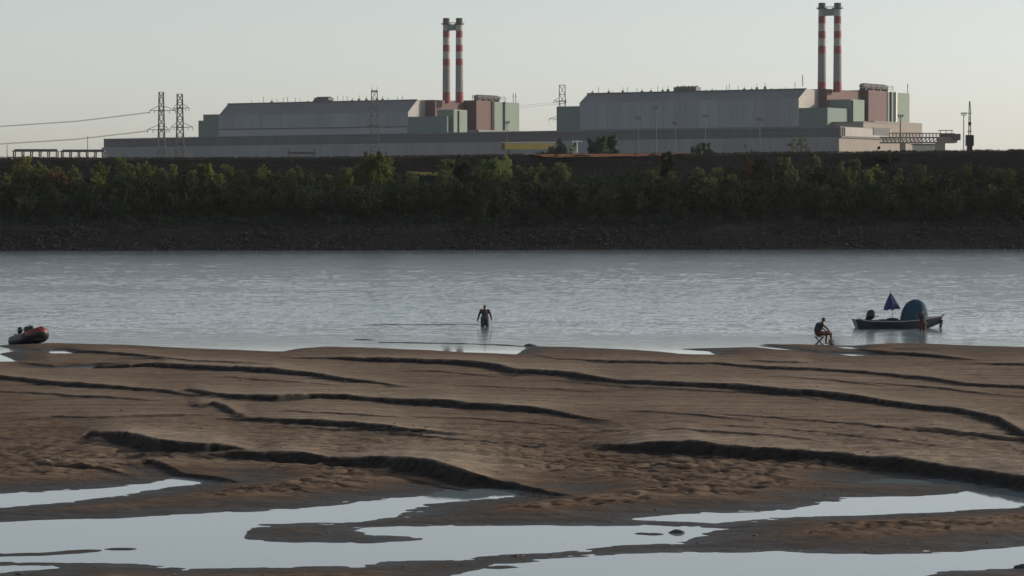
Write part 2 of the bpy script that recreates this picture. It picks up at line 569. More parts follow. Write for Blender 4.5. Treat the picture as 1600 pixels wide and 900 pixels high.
def sand_material():
    m = bpy.data.materials.new('wet and dry river sand')
    m.use_nodes = True
    t = m.node_tree
    N, L = t.nodes, t.links
    p = N['Principled BSDF']
    ge = N.new('ShaderNodeNewGeometry')
    sx = N.new('ShaderNodeSeparateXYZ')
    L.new(ge.outputs['Position'], sx.inputs[0])
    n1 = N.new('ShaderNodeTexNoise'); n1.inputs['Scale'].default_value = 0.5; n1.inputs['Detail'].default_value = 8; n1.inputs['Roughness'].default_value = .7
    n2 = N.new('ShaderNodeTexNoise'); n2.inputs['Scale'].default_value = 3.0; n2.inputs['Detail'].default_value = 6; n2.inputs['Roughness'].default_value = .7
    n3 = N.new('ShaderNodeTexNoise'); n3.inputs['Scale'].default_value = 1.0; n3.inputs['Detail'].default_value = 6
    mp = N.new('ShaderNodeMapping'); mp.inputs['Scale'].default_value = (0.12, 0.9, 1.0)
    L.new(ge.outputs['Position'], n1.inputs['Vector']); L.new(ge.outputs['Position'], n2.inputs['Vector'])
    L.new(ge.outputs['Position'], mp.inputs['Vector']); L.new(mp.outputs[0], n3.inputs['Vector'])

    def ma(op, a, b):
        q = N.new('ShaderNodeMath'); q.operation = op
        for i, k in enumerate((a, b)):
            if isinstance(k, (int, float)): q.inputs[i].default_value = k
            else: L.new(k, q.inputs[i])
        return q.outputs[0]
    h = ma('ADD', sx.outputs['Z'], ma('MULTIPLY', ma('SUBTRACT', n1.outputs['Fac'], 0.5), 0.16))
    h = ma('ADD', h, ma('MULTIPLY', ma('SUBTRACT', n2.outputs['Fac'], 0.5), 0.10))
    h = ma('ADD', h, ma('MULTIPLY', ma('SUBTRACT', n3.outputs['Fac'], 0.5), 0.22))
    cr = N.new('ShaderNodeValToRGB')
    L.new(ma('MULTIPLY', h, 2.0), cr.inputs['Fac'])
    e = cr.color_ramp.elements
    e[0].position = 0.02; e[0].color = (0.040, 0.038, 0.037, 1)
    e[1].position = 0.12; e[1].color = (0.060, 0.050, 0.043, 1)
    for pos, c in ((0.26, (0.122, 0.079, 0.051, 1)), (0.50, (0.20, 0.145, 0.102, 1)), (0.85, (0.30, 0.235, 0.178, 1))):
        k = e.new(pos); k.color = c
    # small dark pits and grains
    n4 = N.new('ShaderNodeTexNoise'); n4.inputs['Scale'].default_value = 2.2; n4.inputs['Detail'].default_value = 9; n4.inputs['Roughness'].default_value = .75
    mp4 = N.new('ShaderNodeMapping'); mp4.inputs['Scale'].default_value = (1.0, 1.9, 1.0)
    L.new(ge.outputs['Position'], mp4.inputs['Vector']); L.new(mp4.outputs[0], n4.inputs['Vector'])
    mr = N.new('ShaderNodeMapRange'); mr.inputs['From Min'].default_value = .32; mr.inputs['From Max'].default_value = .68
    mr.inputs['To Min'].default_value = .5; mr.inputs['To Max'].default_value = 1.3
    L.new(n4.outputs['Fac'], mr.inputs['Value'])
    n5 = N.new('ShaderNodeTexNoise'); n5.inputs['Scale'].default_value = 1.0; n5.inputs['Detail'].default_value = 5; n5.inputs['Roughness'].default_value = .65
    mp5 = N.new('ShaderNodeMapping'); mp5.inputs['Scale'].default_value = (.22, 1.5, 1.0); mp5.inputs['Rotation'].default_value = (0, 0, .12)
    L.new(ge.outputs['Position'], mp5.inputs['Vector']); L.new(mp5.outputs[0], n5.inputs['Vector'])
    mr5 = N.new('ShaderNodeMapRange'); mr5.inputs['From Min'].default_value = .33; mr5.inputs['From Max'].default_value = .6
    mr5.inputs['To Min'].default_value = .66; mr5.inputs['To Max'].default_value = 1.12
    L.new(n5.outputs['Fac'], mr5.inputs['Value'])
    sc = N.new('ShaderNodeVectorMath'); sc.operation = 'SCALE'
    L.new(cr.outputs['Color'], sc.inputs[0]); L.new(ma('MULTIPLY', mr.outputs[0], mr5.outputs[0]), sc.inputs['Scale'])
    at = N.new('ShaderNodeAttribute'); at.attribute_name = 'shade_silt'  # lays painted slip-face shade and wet mud over the sand colour
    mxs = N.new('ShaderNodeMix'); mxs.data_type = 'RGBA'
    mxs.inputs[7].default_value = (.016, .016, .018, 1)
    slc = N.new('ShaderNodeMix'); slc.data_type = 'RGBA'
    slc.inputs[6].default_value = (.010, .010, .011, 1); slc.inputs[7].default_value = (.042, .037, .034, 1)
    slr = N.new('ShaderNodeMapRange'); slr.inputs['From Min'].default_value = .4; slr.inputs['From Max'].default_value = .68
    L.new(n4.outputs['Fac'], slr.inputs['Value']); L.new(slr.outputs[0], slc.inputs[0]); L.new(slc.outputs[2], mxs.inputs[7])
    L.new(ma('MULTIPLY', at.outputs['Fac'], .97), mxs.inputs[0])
    L.new(sc.outputs[0], mxs.inputs[6])
    L.new(mxs.outputs[2], p.inputs['Base Color'])
    rr = N.new('ShaderNodeMapRange')
    rr.inputs['From Min'].default_value = 0.0; rr.inputs['From Max'].default_value = 0.12
    rr.inputs['To Min'].default_value = 0.5; rr.inputs['To Max'].default_value = 0.95
    L.new(h, rr.inputs['Value']); L.new(rr.outputs[0], p.inputs['Roughness'])
    p.inputs['Specular IOR Level'].default_value = 0.2
    b = N.new('ShaderNodeBump'); b.inputs['Distance'].default_value = 0.16; b.inputs['Strength'].default_value = 0.85
    L.new(n4.outputs['Fac'], b.inputs['Height']); L.new(b.outputs[0], p.inputs['Normal'])
    return m


sandbar = np_mesh('sandbar', vv, ff, sand_material(), smooth=True)
at_ = sandbar.data.attributes.new('shade_silt', 'FLOAT', 'POINT')
at_.data.foreach_set('value', shade_silt_v)
tag(sandbar, 'rippled brown sandbar with winding pools', 'sandbar', kind='structure')


# ------------------------------------------------------------------ water
def water_material():
    m = bpy.data.materials.new('river water')
    m.use_nodes = True
    t = m.node_tree
    N, L = t.nodes, t.links
    p = N['Principled BSDF']
    p.inputs['Base Color'].default_value = (0.22, 0.275, 0.29, 1)
    p.inputs['IOR'].default_value = 1.4
    ge = N.new('ShaderNodeNewGeometry')
    sx = N.new('ShaderNodeSeparateXYZ'); L.new(ge.outputs['Position'], sx.inputs[0])

    def noi(scale, vec, detail=4, rough=.6):
        mp = N.new('ShaderNodeMapping'); mp.inputs['Scale'].default_value = vec
        L.new(ge.outputs['Position'], mp.inputs['Vector'])
        n = N.new('ShaderNodeTexNoise'); n.inputs['Scale'].default_value = scale; n.inputs['Detail'].default_value = detail; n.inputs['Roughness'].default_value = rough
        L.new(mp.outputs[0], n.inputs['Vector'])
        return n.outputs['Fac']

    def ma(op, a, b):
        q = N.new('ShaderNodeMath'); q.operation = op
        for i, k in enumerate((a, b)):
            if isinstance(k, (int, float)): q.inputs[i].default_value = k
            else: L.new(k, q.inputs[i])
        return q.outputs[0]
    calm = N.new('ShaderNodeMapRange'); calm.inputs['From Min'].default_value = 146; calm.inputs['From Max'].default_value = 185
    calm.inputs['To Min'].default_value = 0.0015; calm.inputs['To Max'].default_value = 0.05
    L.new(sx.outputs['Y'], calm.inputs['Value'])
    rgh = N.new('ShaderNodeMapRange'); rgh.inputs['From Min'].default_value = 150; rgh.inputs['From Max'].default_value = 215
    rgh.inputs['To Min'].default_value = 0.02; rgh.inputs['To Max'].default_value = 0.08
    L.new(sx.outputs['Y'], rgh.inputs['Value']); 
    rg2 = N.new('ShaderNodeMapRange'); rg2.inputs['From Min'].default_value = 366; rg2.inputs['From Max'].default_value = 386
    rg2.inputs['To Min'].default_value = 1.0; rg2.inputs['To Max'].default_value = 0.25
    L.new(sx.outputs['Y'], rg2.inputs['Value'])
    L.new(ma('MULTIPLY', rgh.outputs[0], rg2.outputs[0]), p.inputs['Roughness'])
    b = N.new('ShaderNodeBump'); b.inputs['Strength'].default_value = 1.0; b.inputs['Distance'].default_value = 1.0
    L.new(ma('MULTIPLY', noi(1.0, (2.2, 3.0, 1), 4), calm.outputs[0]), b.inputs['Height'])
    L.new(b.outputs[0], p.inputs['Normal'])
    return m


WATER = water_material()
WAVE = 0.075
ucol = np.concatenate([np.linspace(-9, -.3, 24), np.linspace(-.27, .27, 1150), np.linspace(.3, 9, 24)])
drow = 1.0 / np.linspace(1 / 132.0, 1 / 403.0, 900)
WU, WD = np.meshgrid(ucol, drow)
WX = WU * WD
ramp = smooth01((WD + 7 * fbm(WX / 14.0, WD / 10.0, 7, 3) - 146) / 34.0)
gust = np.clip(.95 + .9 * fbm(WX / 60.0, WD / 22.0, 17, 3), .55, 1.5)
wav = .7 * fbm(WX / 1.5 + .25 * WD, WD / .95, 101, 4, .58) + .3 * fbm(WX / 4.5 - .1 * WD, WD / 2.6, 131, 3, .55)
ramp = ramp * (1 - .72 * smooth01((WD + 9 * fbm(WX / 20.0, WD / 9.0, 171, 3) - 368) / 20.0))
WZ = WAVE * wav * ramp * gust + .0006 * fbm(WX / .9, WD / .9, 151, 2)
ncl = len(ucol)
ii = (np.arange(len(drow) - 1)[:, None] * ncl + np.arange(ncl - 1)[None, :]).ravel()
river = np_mesh('river_water', np.stack([WX.ravel(), WD.ravel(), WZ.ravel()], 1), np.stack([ii, ii + 1, ii + ncl + 1, ii + ncl], 1), WATER, smooth=True)
tag(river, 'pale blue-grey rippled river', 'river', kind='structure')
pool = MB().add([(-3200, -400, .006), (3200, -400, .006), (3200, 132, .006), (-3200, 132, .006)], [(0, 1, 2, 3)]).build('pool_water', WATER)
tag(pool, 'still shallow water lying in the hollows of the sandbar', 'water', kind='structure')
bed = MB().add([(-3200, -400, -.62), (3200, -400, -.62), (3200, 430, -.62), (-3200, 430, -.62)], [(0, 1, 2, 3)]).build('riverbed', new_mat('mud', (.05, .045, .04), .9))
bed['kind'] = 'structure'

# ------------------------------------------------------------------ far bank, levee and plain
crest_px = [(-2000, 249), (0, 247), (300, 247.5), (500, 246.5), (660, 244), (800, 242), (1000, 241), (1100, 240), (1300, 238), (1500, 236), (1600, 234.5), (3600, 232)]
CR = [at_d(px, py, 456.0) for px, py in crest_px]
CRX, CRZ = [c.x for c in CR], [c.z for c in CR]


def crest_z(x):
    return float(np.interp(x, CRX, CRZ))


PROF = [(396, -1.0), (401.5, 0.0), (404, .7), (409, 2.6), (412.5, 3.6), (416, 4.3), (422, 5.9), (430, 7.9), (438, 9.4), (444, 10.1)]


def bank_z(x, y):
    ys = [q[0] for q in PROF] + [452.5, 456.5, 462, 476]
    cz = crest_z(x)
    zs = [q[1] for q in PROF] + [cz - .25, cz, cz - .1, 11.0]
    return float(np.interp(y, ys, zs))


bx = np.concatenate([np.linspace(-3200, -160, 40), np.linspace(-155, 155, 420), np.linspace(160, 3200, 40)])
by = np.concatenate([np.linspace(396, 478, 150), np.array([520, 600, 800, 1200, 2000, 3200, 4900])])
BX, BY = np.meshgrid(bx, by)
czx = np.interp(bx, CRX, CRZ)
BZ = np.zeros(BX.shape)
for j in range(len(bx)):
    ys = [q[0] for q in PROF] + [452.5, 456.5, 462, 476, 6000]
    zs = [q[1] for q in PROF] + [czx[j] - .25, czx[j], czx[j] - .1, 11.0, 11.0]
    BZ[:, j] = np.interp(by, ys, zs)
edge = smooth01((478 - BY) / 10.0)
BZ = BZ + edge * (0.25 * fbm(BX / 6.0, BY / 5.0, 5, 4) + .10 * fbm(BX / 1.3, BY / 1.1, 9, 3)) * smooth01((BY - 398) / 2.5)
vb = np.stack([BX.ravel(), BY.ravel(), BZ.ravel()], 1)
nb = len(bx)
ii = (np.arange(len(by) - 1)[:, None] * nb + np.arange(nb - 1)[None, :]).ravel()
fb = np.stack([ii, ii + 1, ii + nb + 1, ii + nb], 1)
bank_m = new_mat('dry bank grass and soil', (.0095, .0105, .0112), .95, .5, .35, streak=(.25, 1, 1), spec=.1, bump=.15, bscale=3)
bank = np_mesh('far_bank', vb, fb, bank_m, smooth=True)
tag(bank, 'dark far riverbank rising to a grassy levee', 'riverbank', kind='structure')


def strip(name, px0, px1, top, bot, col, label):
    """a worn track lying on the levee slope, 6 cm proud"""
    a = at_d(px0, 250, 448).x; b = at_d(px1, 250, 448).x
    n = 70
    v, f = [], []
    for i in range(n + 1):
        x = a + (b - a) * i / n
        tt = i / n
        tap = min(1, tt * 5, (1 - tt) * 5)
        wy = .5 * mnoise.noise((x * .2, 3.1, 0)) + .25 * mnoise.noise((x * .9, 1.1, 0))
        y0 = top + wy; y1 = bot + wy + (top - bot) * (1 - tap)
        for k in range(4):
            y = y0 + (y1 - y0) * k / 3
            v.append((x, y, bank_z(x, y) + .16))
    for i in range(n):
        for k in range(3):
            q = i * 4 + k
            f.append((q, q + 1, q + 5, q + 4))
    o = MB().add(v, f).build(name, new_mat(name + ' soil', col, .95, .35, .8, spec=.1))
    o['kind'] = 'structure'
    o['label'] = label
    return o


strip('dirt_track', 790, 1100, 455.5, 451.8, (.23, .105, .058), 'reddish bare dirt track along the levee top')
strip('grass_path', 640, 730, 446.5, 445.2, (.20, .17, .07), 'pale worn path at the foot of the levee')

# rubble of the revetment: uncountable stones
st_v, st_f = [], []
ico = bmesh.new(); bmesh.ops.create_icosphere(ico, subdivisions=1, radius=1.0)
iv = np.array([v.co[:] for v in ico.verts]); ico.verts.ensure_lookup_table()
ifc = np.array([[v.index for v in f.verts] for f in ico.faces]); ico.free()
nst = 10000
sx_ = nrng.uniform(-105, 105, nst); sy_ = nrng.uniform(401.5, 414, nst)
sr = nrng.uniform(.05, .17, nst) * np.where(nrng.random(nst) < .08, 1.7, 1)
allv = np.zeros((nst, len(iv), 3))
for i in range(nst):
    q = iv * (1 + .25 * nrng.standard_normal((len(iv), 1))) * np.array([sr[i] * 1.3, sr[i], sr[i] * .75])
    a = nrng.uniform(0, PI)
    ca, sa = math.cos(a), math.sin(a)
    allv[i, :, 0] = q[:, 0] * ca - q[:, 1] * sa + sx_[i]
    allv[i, :, 1] = q[:, 0] * sa + q[:, 1] * ca + sy_[i]
    allv[i, :, 2] = q[:, 2] + bank_z(sx_[i], sy_[i]) + .05
allf = (ifc[None] + (np.arange(nst) * len(iv))[:, None, None]).reshape(-1, 3)
rip = np_mesh('riprap', allv.reshape(-1, 3), allf, new_mat('grey revetment stone', (.029, .031, .033), .9, .5, .6, spec=.12))
tag(rip, 'dark grey stone revetment along the far waterline', 'stones', kind='stuff')

# ------------------------------------------------------------------ vegetation
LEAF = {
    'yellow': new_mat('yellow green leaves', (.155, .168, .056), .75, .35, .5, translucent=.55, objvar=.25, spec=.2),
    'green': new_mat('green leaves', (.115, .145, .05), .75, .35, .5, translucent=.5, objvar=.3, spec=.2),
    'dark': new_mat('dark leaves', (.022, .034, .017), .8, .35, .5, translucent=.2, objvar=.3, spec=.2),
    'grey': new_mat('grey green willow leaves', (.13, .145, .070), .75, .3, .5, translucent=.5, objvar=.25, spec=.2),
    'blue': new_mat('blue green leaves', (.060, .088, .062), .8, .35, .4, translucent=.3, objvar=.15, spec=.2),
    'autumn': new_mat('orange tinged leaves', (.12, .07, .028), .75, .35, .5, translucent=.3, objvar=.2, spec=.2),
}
BARK = new_mat('bark', (.06, .048, .035), .95, .3, 3)


def leaf_cloud(centers, radii, per, size, rng, squash=.8):
    """many leaf sized quads scattered through clumps"""
    cs = np.repeat(np.array(centers), per, 0)
    rs = np.repeat(np.array(radii), per)
    n = len(cs)
    d = rng.standard_normal((n, 3)); d /= np.linalg.norm(d, axis=1)[:, None]
    r = rs * rng.random(n) ** .45
    pos = cs + d * r[:, None] * np.array([1, 1, squash])
    a = rng.standard_normal((n, 3)); a /= np.linalg.norm(a, axis=1)[:, None]
    b = np.cross(a, rng.standard_normal((n, 3))); b /= np.linalg.norm(b, axis=1)[:, None]
    s = size * rng.uniform(.55, 1.35, n)[:, None]
    v = np.stack([pos - a * s, pos + b * s * .55, pos + a * s, pos - b * s * .55], 1)
    return v.reshape(-1, 3), np.arange(n * 4).reshape(-1, 4)


def plant_proto(name, kind, h, w, seed, stems, nclump, per, size, trunk=True, base=.12):
    rng = np.random.default_rng(seed)
    rr = random.Random(seed)
    root = empty(name, (0, 0, 0))
    cen, rad = [], []
    tb = MB()
    per_stem = max(1, nclump // stems)
    for s in range(stems):
        an = rr.uniform(0, 2 * PI)
        sp = rr.uniform(.1, 1) * w * .36
        top = Vector((math.cos(an) * sp, math.sin(an) * sp, h * rr.uniform(.62, 1.0)))
        b = Vector((math.cos(an) * sp * .15, math.sin(an) * sp * .15, -.4))
        mid = b.lerp(top, .5) + Vector((rr.uniform(-.1, .1) * w, rr.uniform(-.1, .1) * w, 0))
        r0 = .02 * h
        tb.tube([b, mid, top], [r0, r0 * .6, r0 * .15], 6)
        for c in range(per_stem):
            t = base + (1 - base) * (c + rr.random()) / per_stem
            p = b.lerp(mid, t * 2) if t < .5 else mid.lerp(top, t * 2 - 1)
            e = w * .22 * (1.15 - .7 * t)
            q = p + Vector((rr.uniform(-1, 1) * e, rr.uniform(-1, 1) * e, rr.uniform(-.5, .5) * e))
            if c % 2 == 0:
                tb.tube([p, q], [r0 * .35, r0 * .1], 5)
            cen.append(q[:]); rad.append(w * rr.uniform(.05, .12) * (1.1 - .45 * t))
    v, f = leaf_cloud(cen, rad, per, size, rng, 1.25)
    np_mesh('crown', v, f, LEAF[kind], root)
    tb.build('trunk', BARK, root, local=True)
    return root


def copy_tree(o):
    c = o.copy(); COL.objects.link(c)
    for ch in o.children:
        d = ch.copy(); COL.objects.link(d); d.parent = c
    return c


KINDS = {
    'yellow': ('yellow-green leafy shrub catching the sun on the far bank', 'sunlit shrubs on the far bank'),
    'green': ('mid green bushy shrub in the thicket on the far bank', 'green shrubs on the far bank'),
    'dark': ('dark green dense shrub in the shade of the far bank', 'dark shrubs on the far bank'),
    'grey': ('grey-green willow shrub with thin upright stems on the far bank', 'willow shrubs on the far bank'),
}
protos = {k: [] for k in KINDS}
for k, sd, h, w in (('yellow', 1, 4.4, 3.6), ('yellow', 2, 3.6, 3.4), ('green', 3, 4.6, 4.2), ('green', 4, 3.6, 4.4), ('green', 5, 5.2, 4.0), ('dark', 6, 4.0, 4.8), ('dark', 7, 4.8, 4.6), ('grey', 8, 4.6, 3.2), ('grey', 9, 3.8, 3.4)):
    p = plant_proto({'yellow': 'shrub', 'green': 'shrub', 'dark': 'shrub', 'grey': 'willow_shrub'}[k], k, h, w, sd, 10 if k != 'grey' else 12, 96, 38, .145)
    tag(p, KINDS[k][0], 'shrub', KINDS[k][1])
    protos[k].append(p)
used = set()
rows = [(417, 4.6, 'dark'), (422, 4.4, 'dark'), (428, 4.3, None), (433.5, 4.0, 'mid'), (438.5, 3.4, 'top'), (443.0, 4.4, 'top')]  # lit upper slope and shaded lower slope put into the leaf colours
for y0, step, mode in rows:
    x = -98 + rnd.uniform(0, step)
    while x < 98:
        # px of this spot thins the planting and shifts the leaf tones
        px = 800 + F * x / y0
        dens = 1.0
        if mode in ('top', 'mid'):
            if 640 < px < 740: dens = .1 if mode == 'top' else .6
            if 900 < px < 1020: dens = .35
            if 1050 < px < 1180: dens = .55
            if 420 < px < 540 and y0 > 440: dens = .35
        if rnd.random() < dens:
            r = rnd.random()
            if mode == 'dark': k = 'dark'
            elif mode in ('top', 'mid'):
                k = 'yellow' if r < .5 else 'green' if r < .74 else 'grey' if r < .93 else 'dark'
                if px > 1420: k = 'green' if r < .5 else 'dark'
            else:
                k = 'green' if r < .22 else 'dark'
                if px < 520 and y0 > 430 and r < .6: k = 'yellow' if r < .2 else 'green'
            src = rnd.choice(protos[k])
            o = src if src.name not in used else copy_tree(src)
            used.add(src.name)
            yy = y0 + rnd.uniform(-1.6, 1.6)
            o.location = (x, yy, bank_z(x, yy) - .1)
            o.rotation_euler = (0, 0, rnd.uniform(0, 2 * PI))
            s = rnd.uniform(.62, 1.12)
            if mode == 'top': s = rnd.choice((.38, .45, .52, .58, .66, .78)) * (1 if px > 240 else 1.15)
            if mode == 'mid': s = rnd.choice((.5, .6, .68, .76, .9))
            if mode is None: s *= .68
            o.scale = (s * rnd.uniform(1.05, 1.6), s * rnd.uniform(1., 1.3), s * rnd.uniform(.85, 1.1))
        x += step * rnd.uniform(.7, 1.3)
for k in protos:
    for p in protos[k]:
        if p.name not in used:
            for ch in list(p.children): bpy.data.objects.remove(ch)
            bpy.data.objects.remove(p)


def single_tree(px, top_py, d, w_px, kind, label, seed, zb=None, stems=8, cat='tree', name='tree', n=60, per=70, size=.2, base=.12):
    x = at_d(px, top_py, d).x
    zt = at_d(px, top_py, d).z
    z0 = bank_z(x, d) - .1 if zb is None else zb
    h = zt - z0
    w = w_px / F * d
    p = plant_proto(name, kind, h, w, seed, stems, n, per, size, base=base)
    p.location = (x, d, z0)
    tag(p, label, cat)
    return p


single_tree(592, 237, 436, 75, 'yellow', 'tall yellow-green bush reaching above the levee in front of the faint pylon', 31, n=80, per=90)
single_tree(722, 243, 440, 50, 'dark', 'dark round tree high on the bank straight below the left twin chimneys', 32)
single_tree(780, 246, 441, 95, 'green', 'wide olive bush on the bank right of the dark round tree', 33, n=80)
single_tree(1043, 236, 441, 42, 'dark', 'dark tree crossing the levee line right of the red dirt track', 34)
single_tree(1196, 247, 440, 58, 'dark', 'dark bush high on the bank below the end of the long hall', 35)
single_tree(1172, 247, 444, 20, 'autumn', 'small orange-tinged bush high on the right half of the bank', 36, n=30, cat='shrub', name='shrub')
single_tree(90, 270, 434, 60, 'autumn', 'orange-brown tinged bush in the left part of the thicket', 37, cat='shrub', name='shrub')
single_tree(320, 250, 438, 42, 'yellow', 'slender yellow-green bush before the dark levee below the left green end block', 38)
single_tree(865, 258, 438, 60, 'green', 'bushy tree on the slope under the red dirt track', 39)
single_tree(1385, 244, 450, 45, 'dark', 'dark low bush on the levee top in front of the beige hall end', 40, n=40, cat='shrub', name='shrub')
single_tree(1372, 228, 474, 22, 'dark', 'small dark bush against the beige hall wall behind the levee', 45, zb=11, n=30, cat='shrub', name='shrub', base=.3)
single_tree(1420, 229, 470, 36, 'dark', 'dark ragged bush on the levee under the conveyor bridge', 46, zb=11.5, n=36, cat='shrub', name='shrub', base=.3)
single_tree(852, 219, 640, 78, 'blue', 'broad blue-green tree behind the levee beside the yellow girder', 41, zb=9, n=190, per=60, size=.34, base=.3)
single_tree(938, 208, 640, 72, 'blue', 'blue-green rounded tree behind the levee left of the long right hall', 42, zb=9, n=190, per=60, size=.34, base=.3)
single_tree(1092, 219, 700, 64, 'blue', 'low spreading bush behind the levee under the tall light mast', 43, zb=9, n=120, size=.32, base=.3)
single_tree(1248, 212, 640, 50, 'grey', 'thin sparse tree with brownish twigs behind the levee', 44, zb=11, n=50, per=22, size=.26)
single_tree(1176, 222, 640, 34, 'grey', 'smaller sparse tree behind the levee left of the thin brownish one', 47, zb=11, n=40, per=22, size=.26)
single_tree(892, 222, 600, 26, 'yellow', 'small pale yellow-green bush between two dark trees behind the levee', 48, zb=11, n=40, per=50, size=.26)

# undergrowth: one dense mass nobody could count
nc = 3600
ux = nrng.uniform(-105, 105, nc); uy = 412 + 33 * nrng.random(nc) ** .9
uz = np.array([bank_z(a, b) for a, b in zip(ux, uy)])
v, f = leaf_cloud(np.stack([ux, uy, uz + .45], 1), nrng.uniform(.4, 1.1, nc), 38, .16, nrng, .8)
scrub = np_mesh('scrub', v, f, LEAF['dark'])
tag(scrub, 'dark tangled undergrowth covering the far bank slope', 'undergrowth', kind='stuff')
nc = 2600
ux = nrng.uniform(-105, 105, nc); uy = nrng.uniform(444, 464, nc)
uz = np.array([bank_z(a, b) for a, b in zip(ux, uy)])
v, f = leaf_cloud(np.stack([ux, uy, uz + .1], 1), nrng.uniform(.3, .9, nc), 16, .11, nrng, .3)
lg = np_mesh('levee_grass', v, f, new_mat('dry levee grass', (.04, .031, .02), .9, .4, .4, spec=.1))
tag(lg, 'short dry brown grass on the levee', 'grass', kind='stuff')

# ------------------------------------------------------------------ the power plant
TH = math.radians(31.0)
AX, AY = math.cos(TH), -math.sin(TH)
BXd, BYd = math.sin(TH), math.cos(TH)
GZ = 11.0


class Frame:
    def __init__(self, px, d):
        self.X0 = ray(px, 200)[0] * d
        self.D0 = d

    def w(self, s, t, z):
        return (self.X0 + AX * s + BXd * t, self.D0 + AY * s + BYd * t, z)

    def s(self, px, t):
        k = ray(px, 200)[0]
        return (k * (self.D0 + BYd * t) - self.X0 - BXd * t) / (AX - k * AY)

    def t(self, px, s):
        k = ray(px, 200)[0]
        return (k * (self.D0 + AY * s) - self.X0 - AX * s) / (BXd - k * BYd)

    def z(self, px, py, s, t):
        d = self.D0 + AY * s + BYd * t
        return CH + ray(px, py)[1] * d

    def block(self, mb, s0, s1, t0, t1, z0, z1, mi=0, z1b=None):
        """z1b: top height at the s0 end if different"""
        za = z1 if z1b is None else z1b
        lo = [self.w(s0, t0, z0), self.w(s1, t0, z0), self.w(s1, t1, z0), self.w(s0, t1, z0)]
        hi = [self.w(s0, t0, za), self.w(s1, t0, z1), self.w(s1, t1, z1), self.w(s0, t1, za)]
        return mb.hexa(lo, hi, mi)


STK = (2.0, 0.0, .12)
M_CLAD = new_mat('grey blue cladding', (.20, .225, .25), .7, .28, .04, streak=(1, 1, .25))
M_CLADL = new_mat('pale cladding', (.22, .245, .265), .7, .1, .05)
M_GABLE = new_mat('white gable cladding', (.29, .275, .265), .7, .15, .08)
M_ROOFT = new_mat('dark roof cladding', (.115, .13, .145), .8, .2, .05)
M_GREEN = new_mat('green cladding', (.12, .175, .14), .7, .1, .06, streak=(1, 1, .2))
M_GREEND = new_mat('teal cladding', (.085, .135, .125), .7, .1, .06, streak=(1, 1, .2))
M_RED = new_mat('red brown cladding', (.082, .037, .037), .75, .15, .06, streak=(1, 1, .2))
M_DKPANEL = new_mat('dark louvre band', (.055, .062, .07), .7, .2, .05)
M_CONC = new_mat('pale concrete', (.19, .2, .21), .85, .12, .06, streak=(1, 1, .3))
M_BEIGE = new_mat('beige render', (.24, .215, .19), .85, .08, .08)
M_STEEL = new_mat('grey steel', (.06, .063, .066), .6, .2, .5)
M_DKSTEEL = new_mat('dark painted steel', (.035, .035, .037), .6, .2, .5)
M_WHITE = new_mat('white paint', (.65, .64, .61), .6, .08, .5)
M_STRIPE = new_mat('red aviation paint', (.20, .03, .032), .7, .12, .3)
M_CHIM = new_mat('grey chimney concrete', (.20, .20, .195), .85, .12, .15)
M_CHIMW = new_mat('white chimney paint', (.32, .32, .31), .8, .1, .15)
M_SOOT = new_mat('sooty chimney rim', (.07, .06, .055), .9, .2, .3)
M_YEL = new_mat('yellow crane paint', (.50, .37, .08), .6, .12, .4)
M_BROWN = new_mat('brown steel panel', (.10, .065, .055), .8, .2, .5)


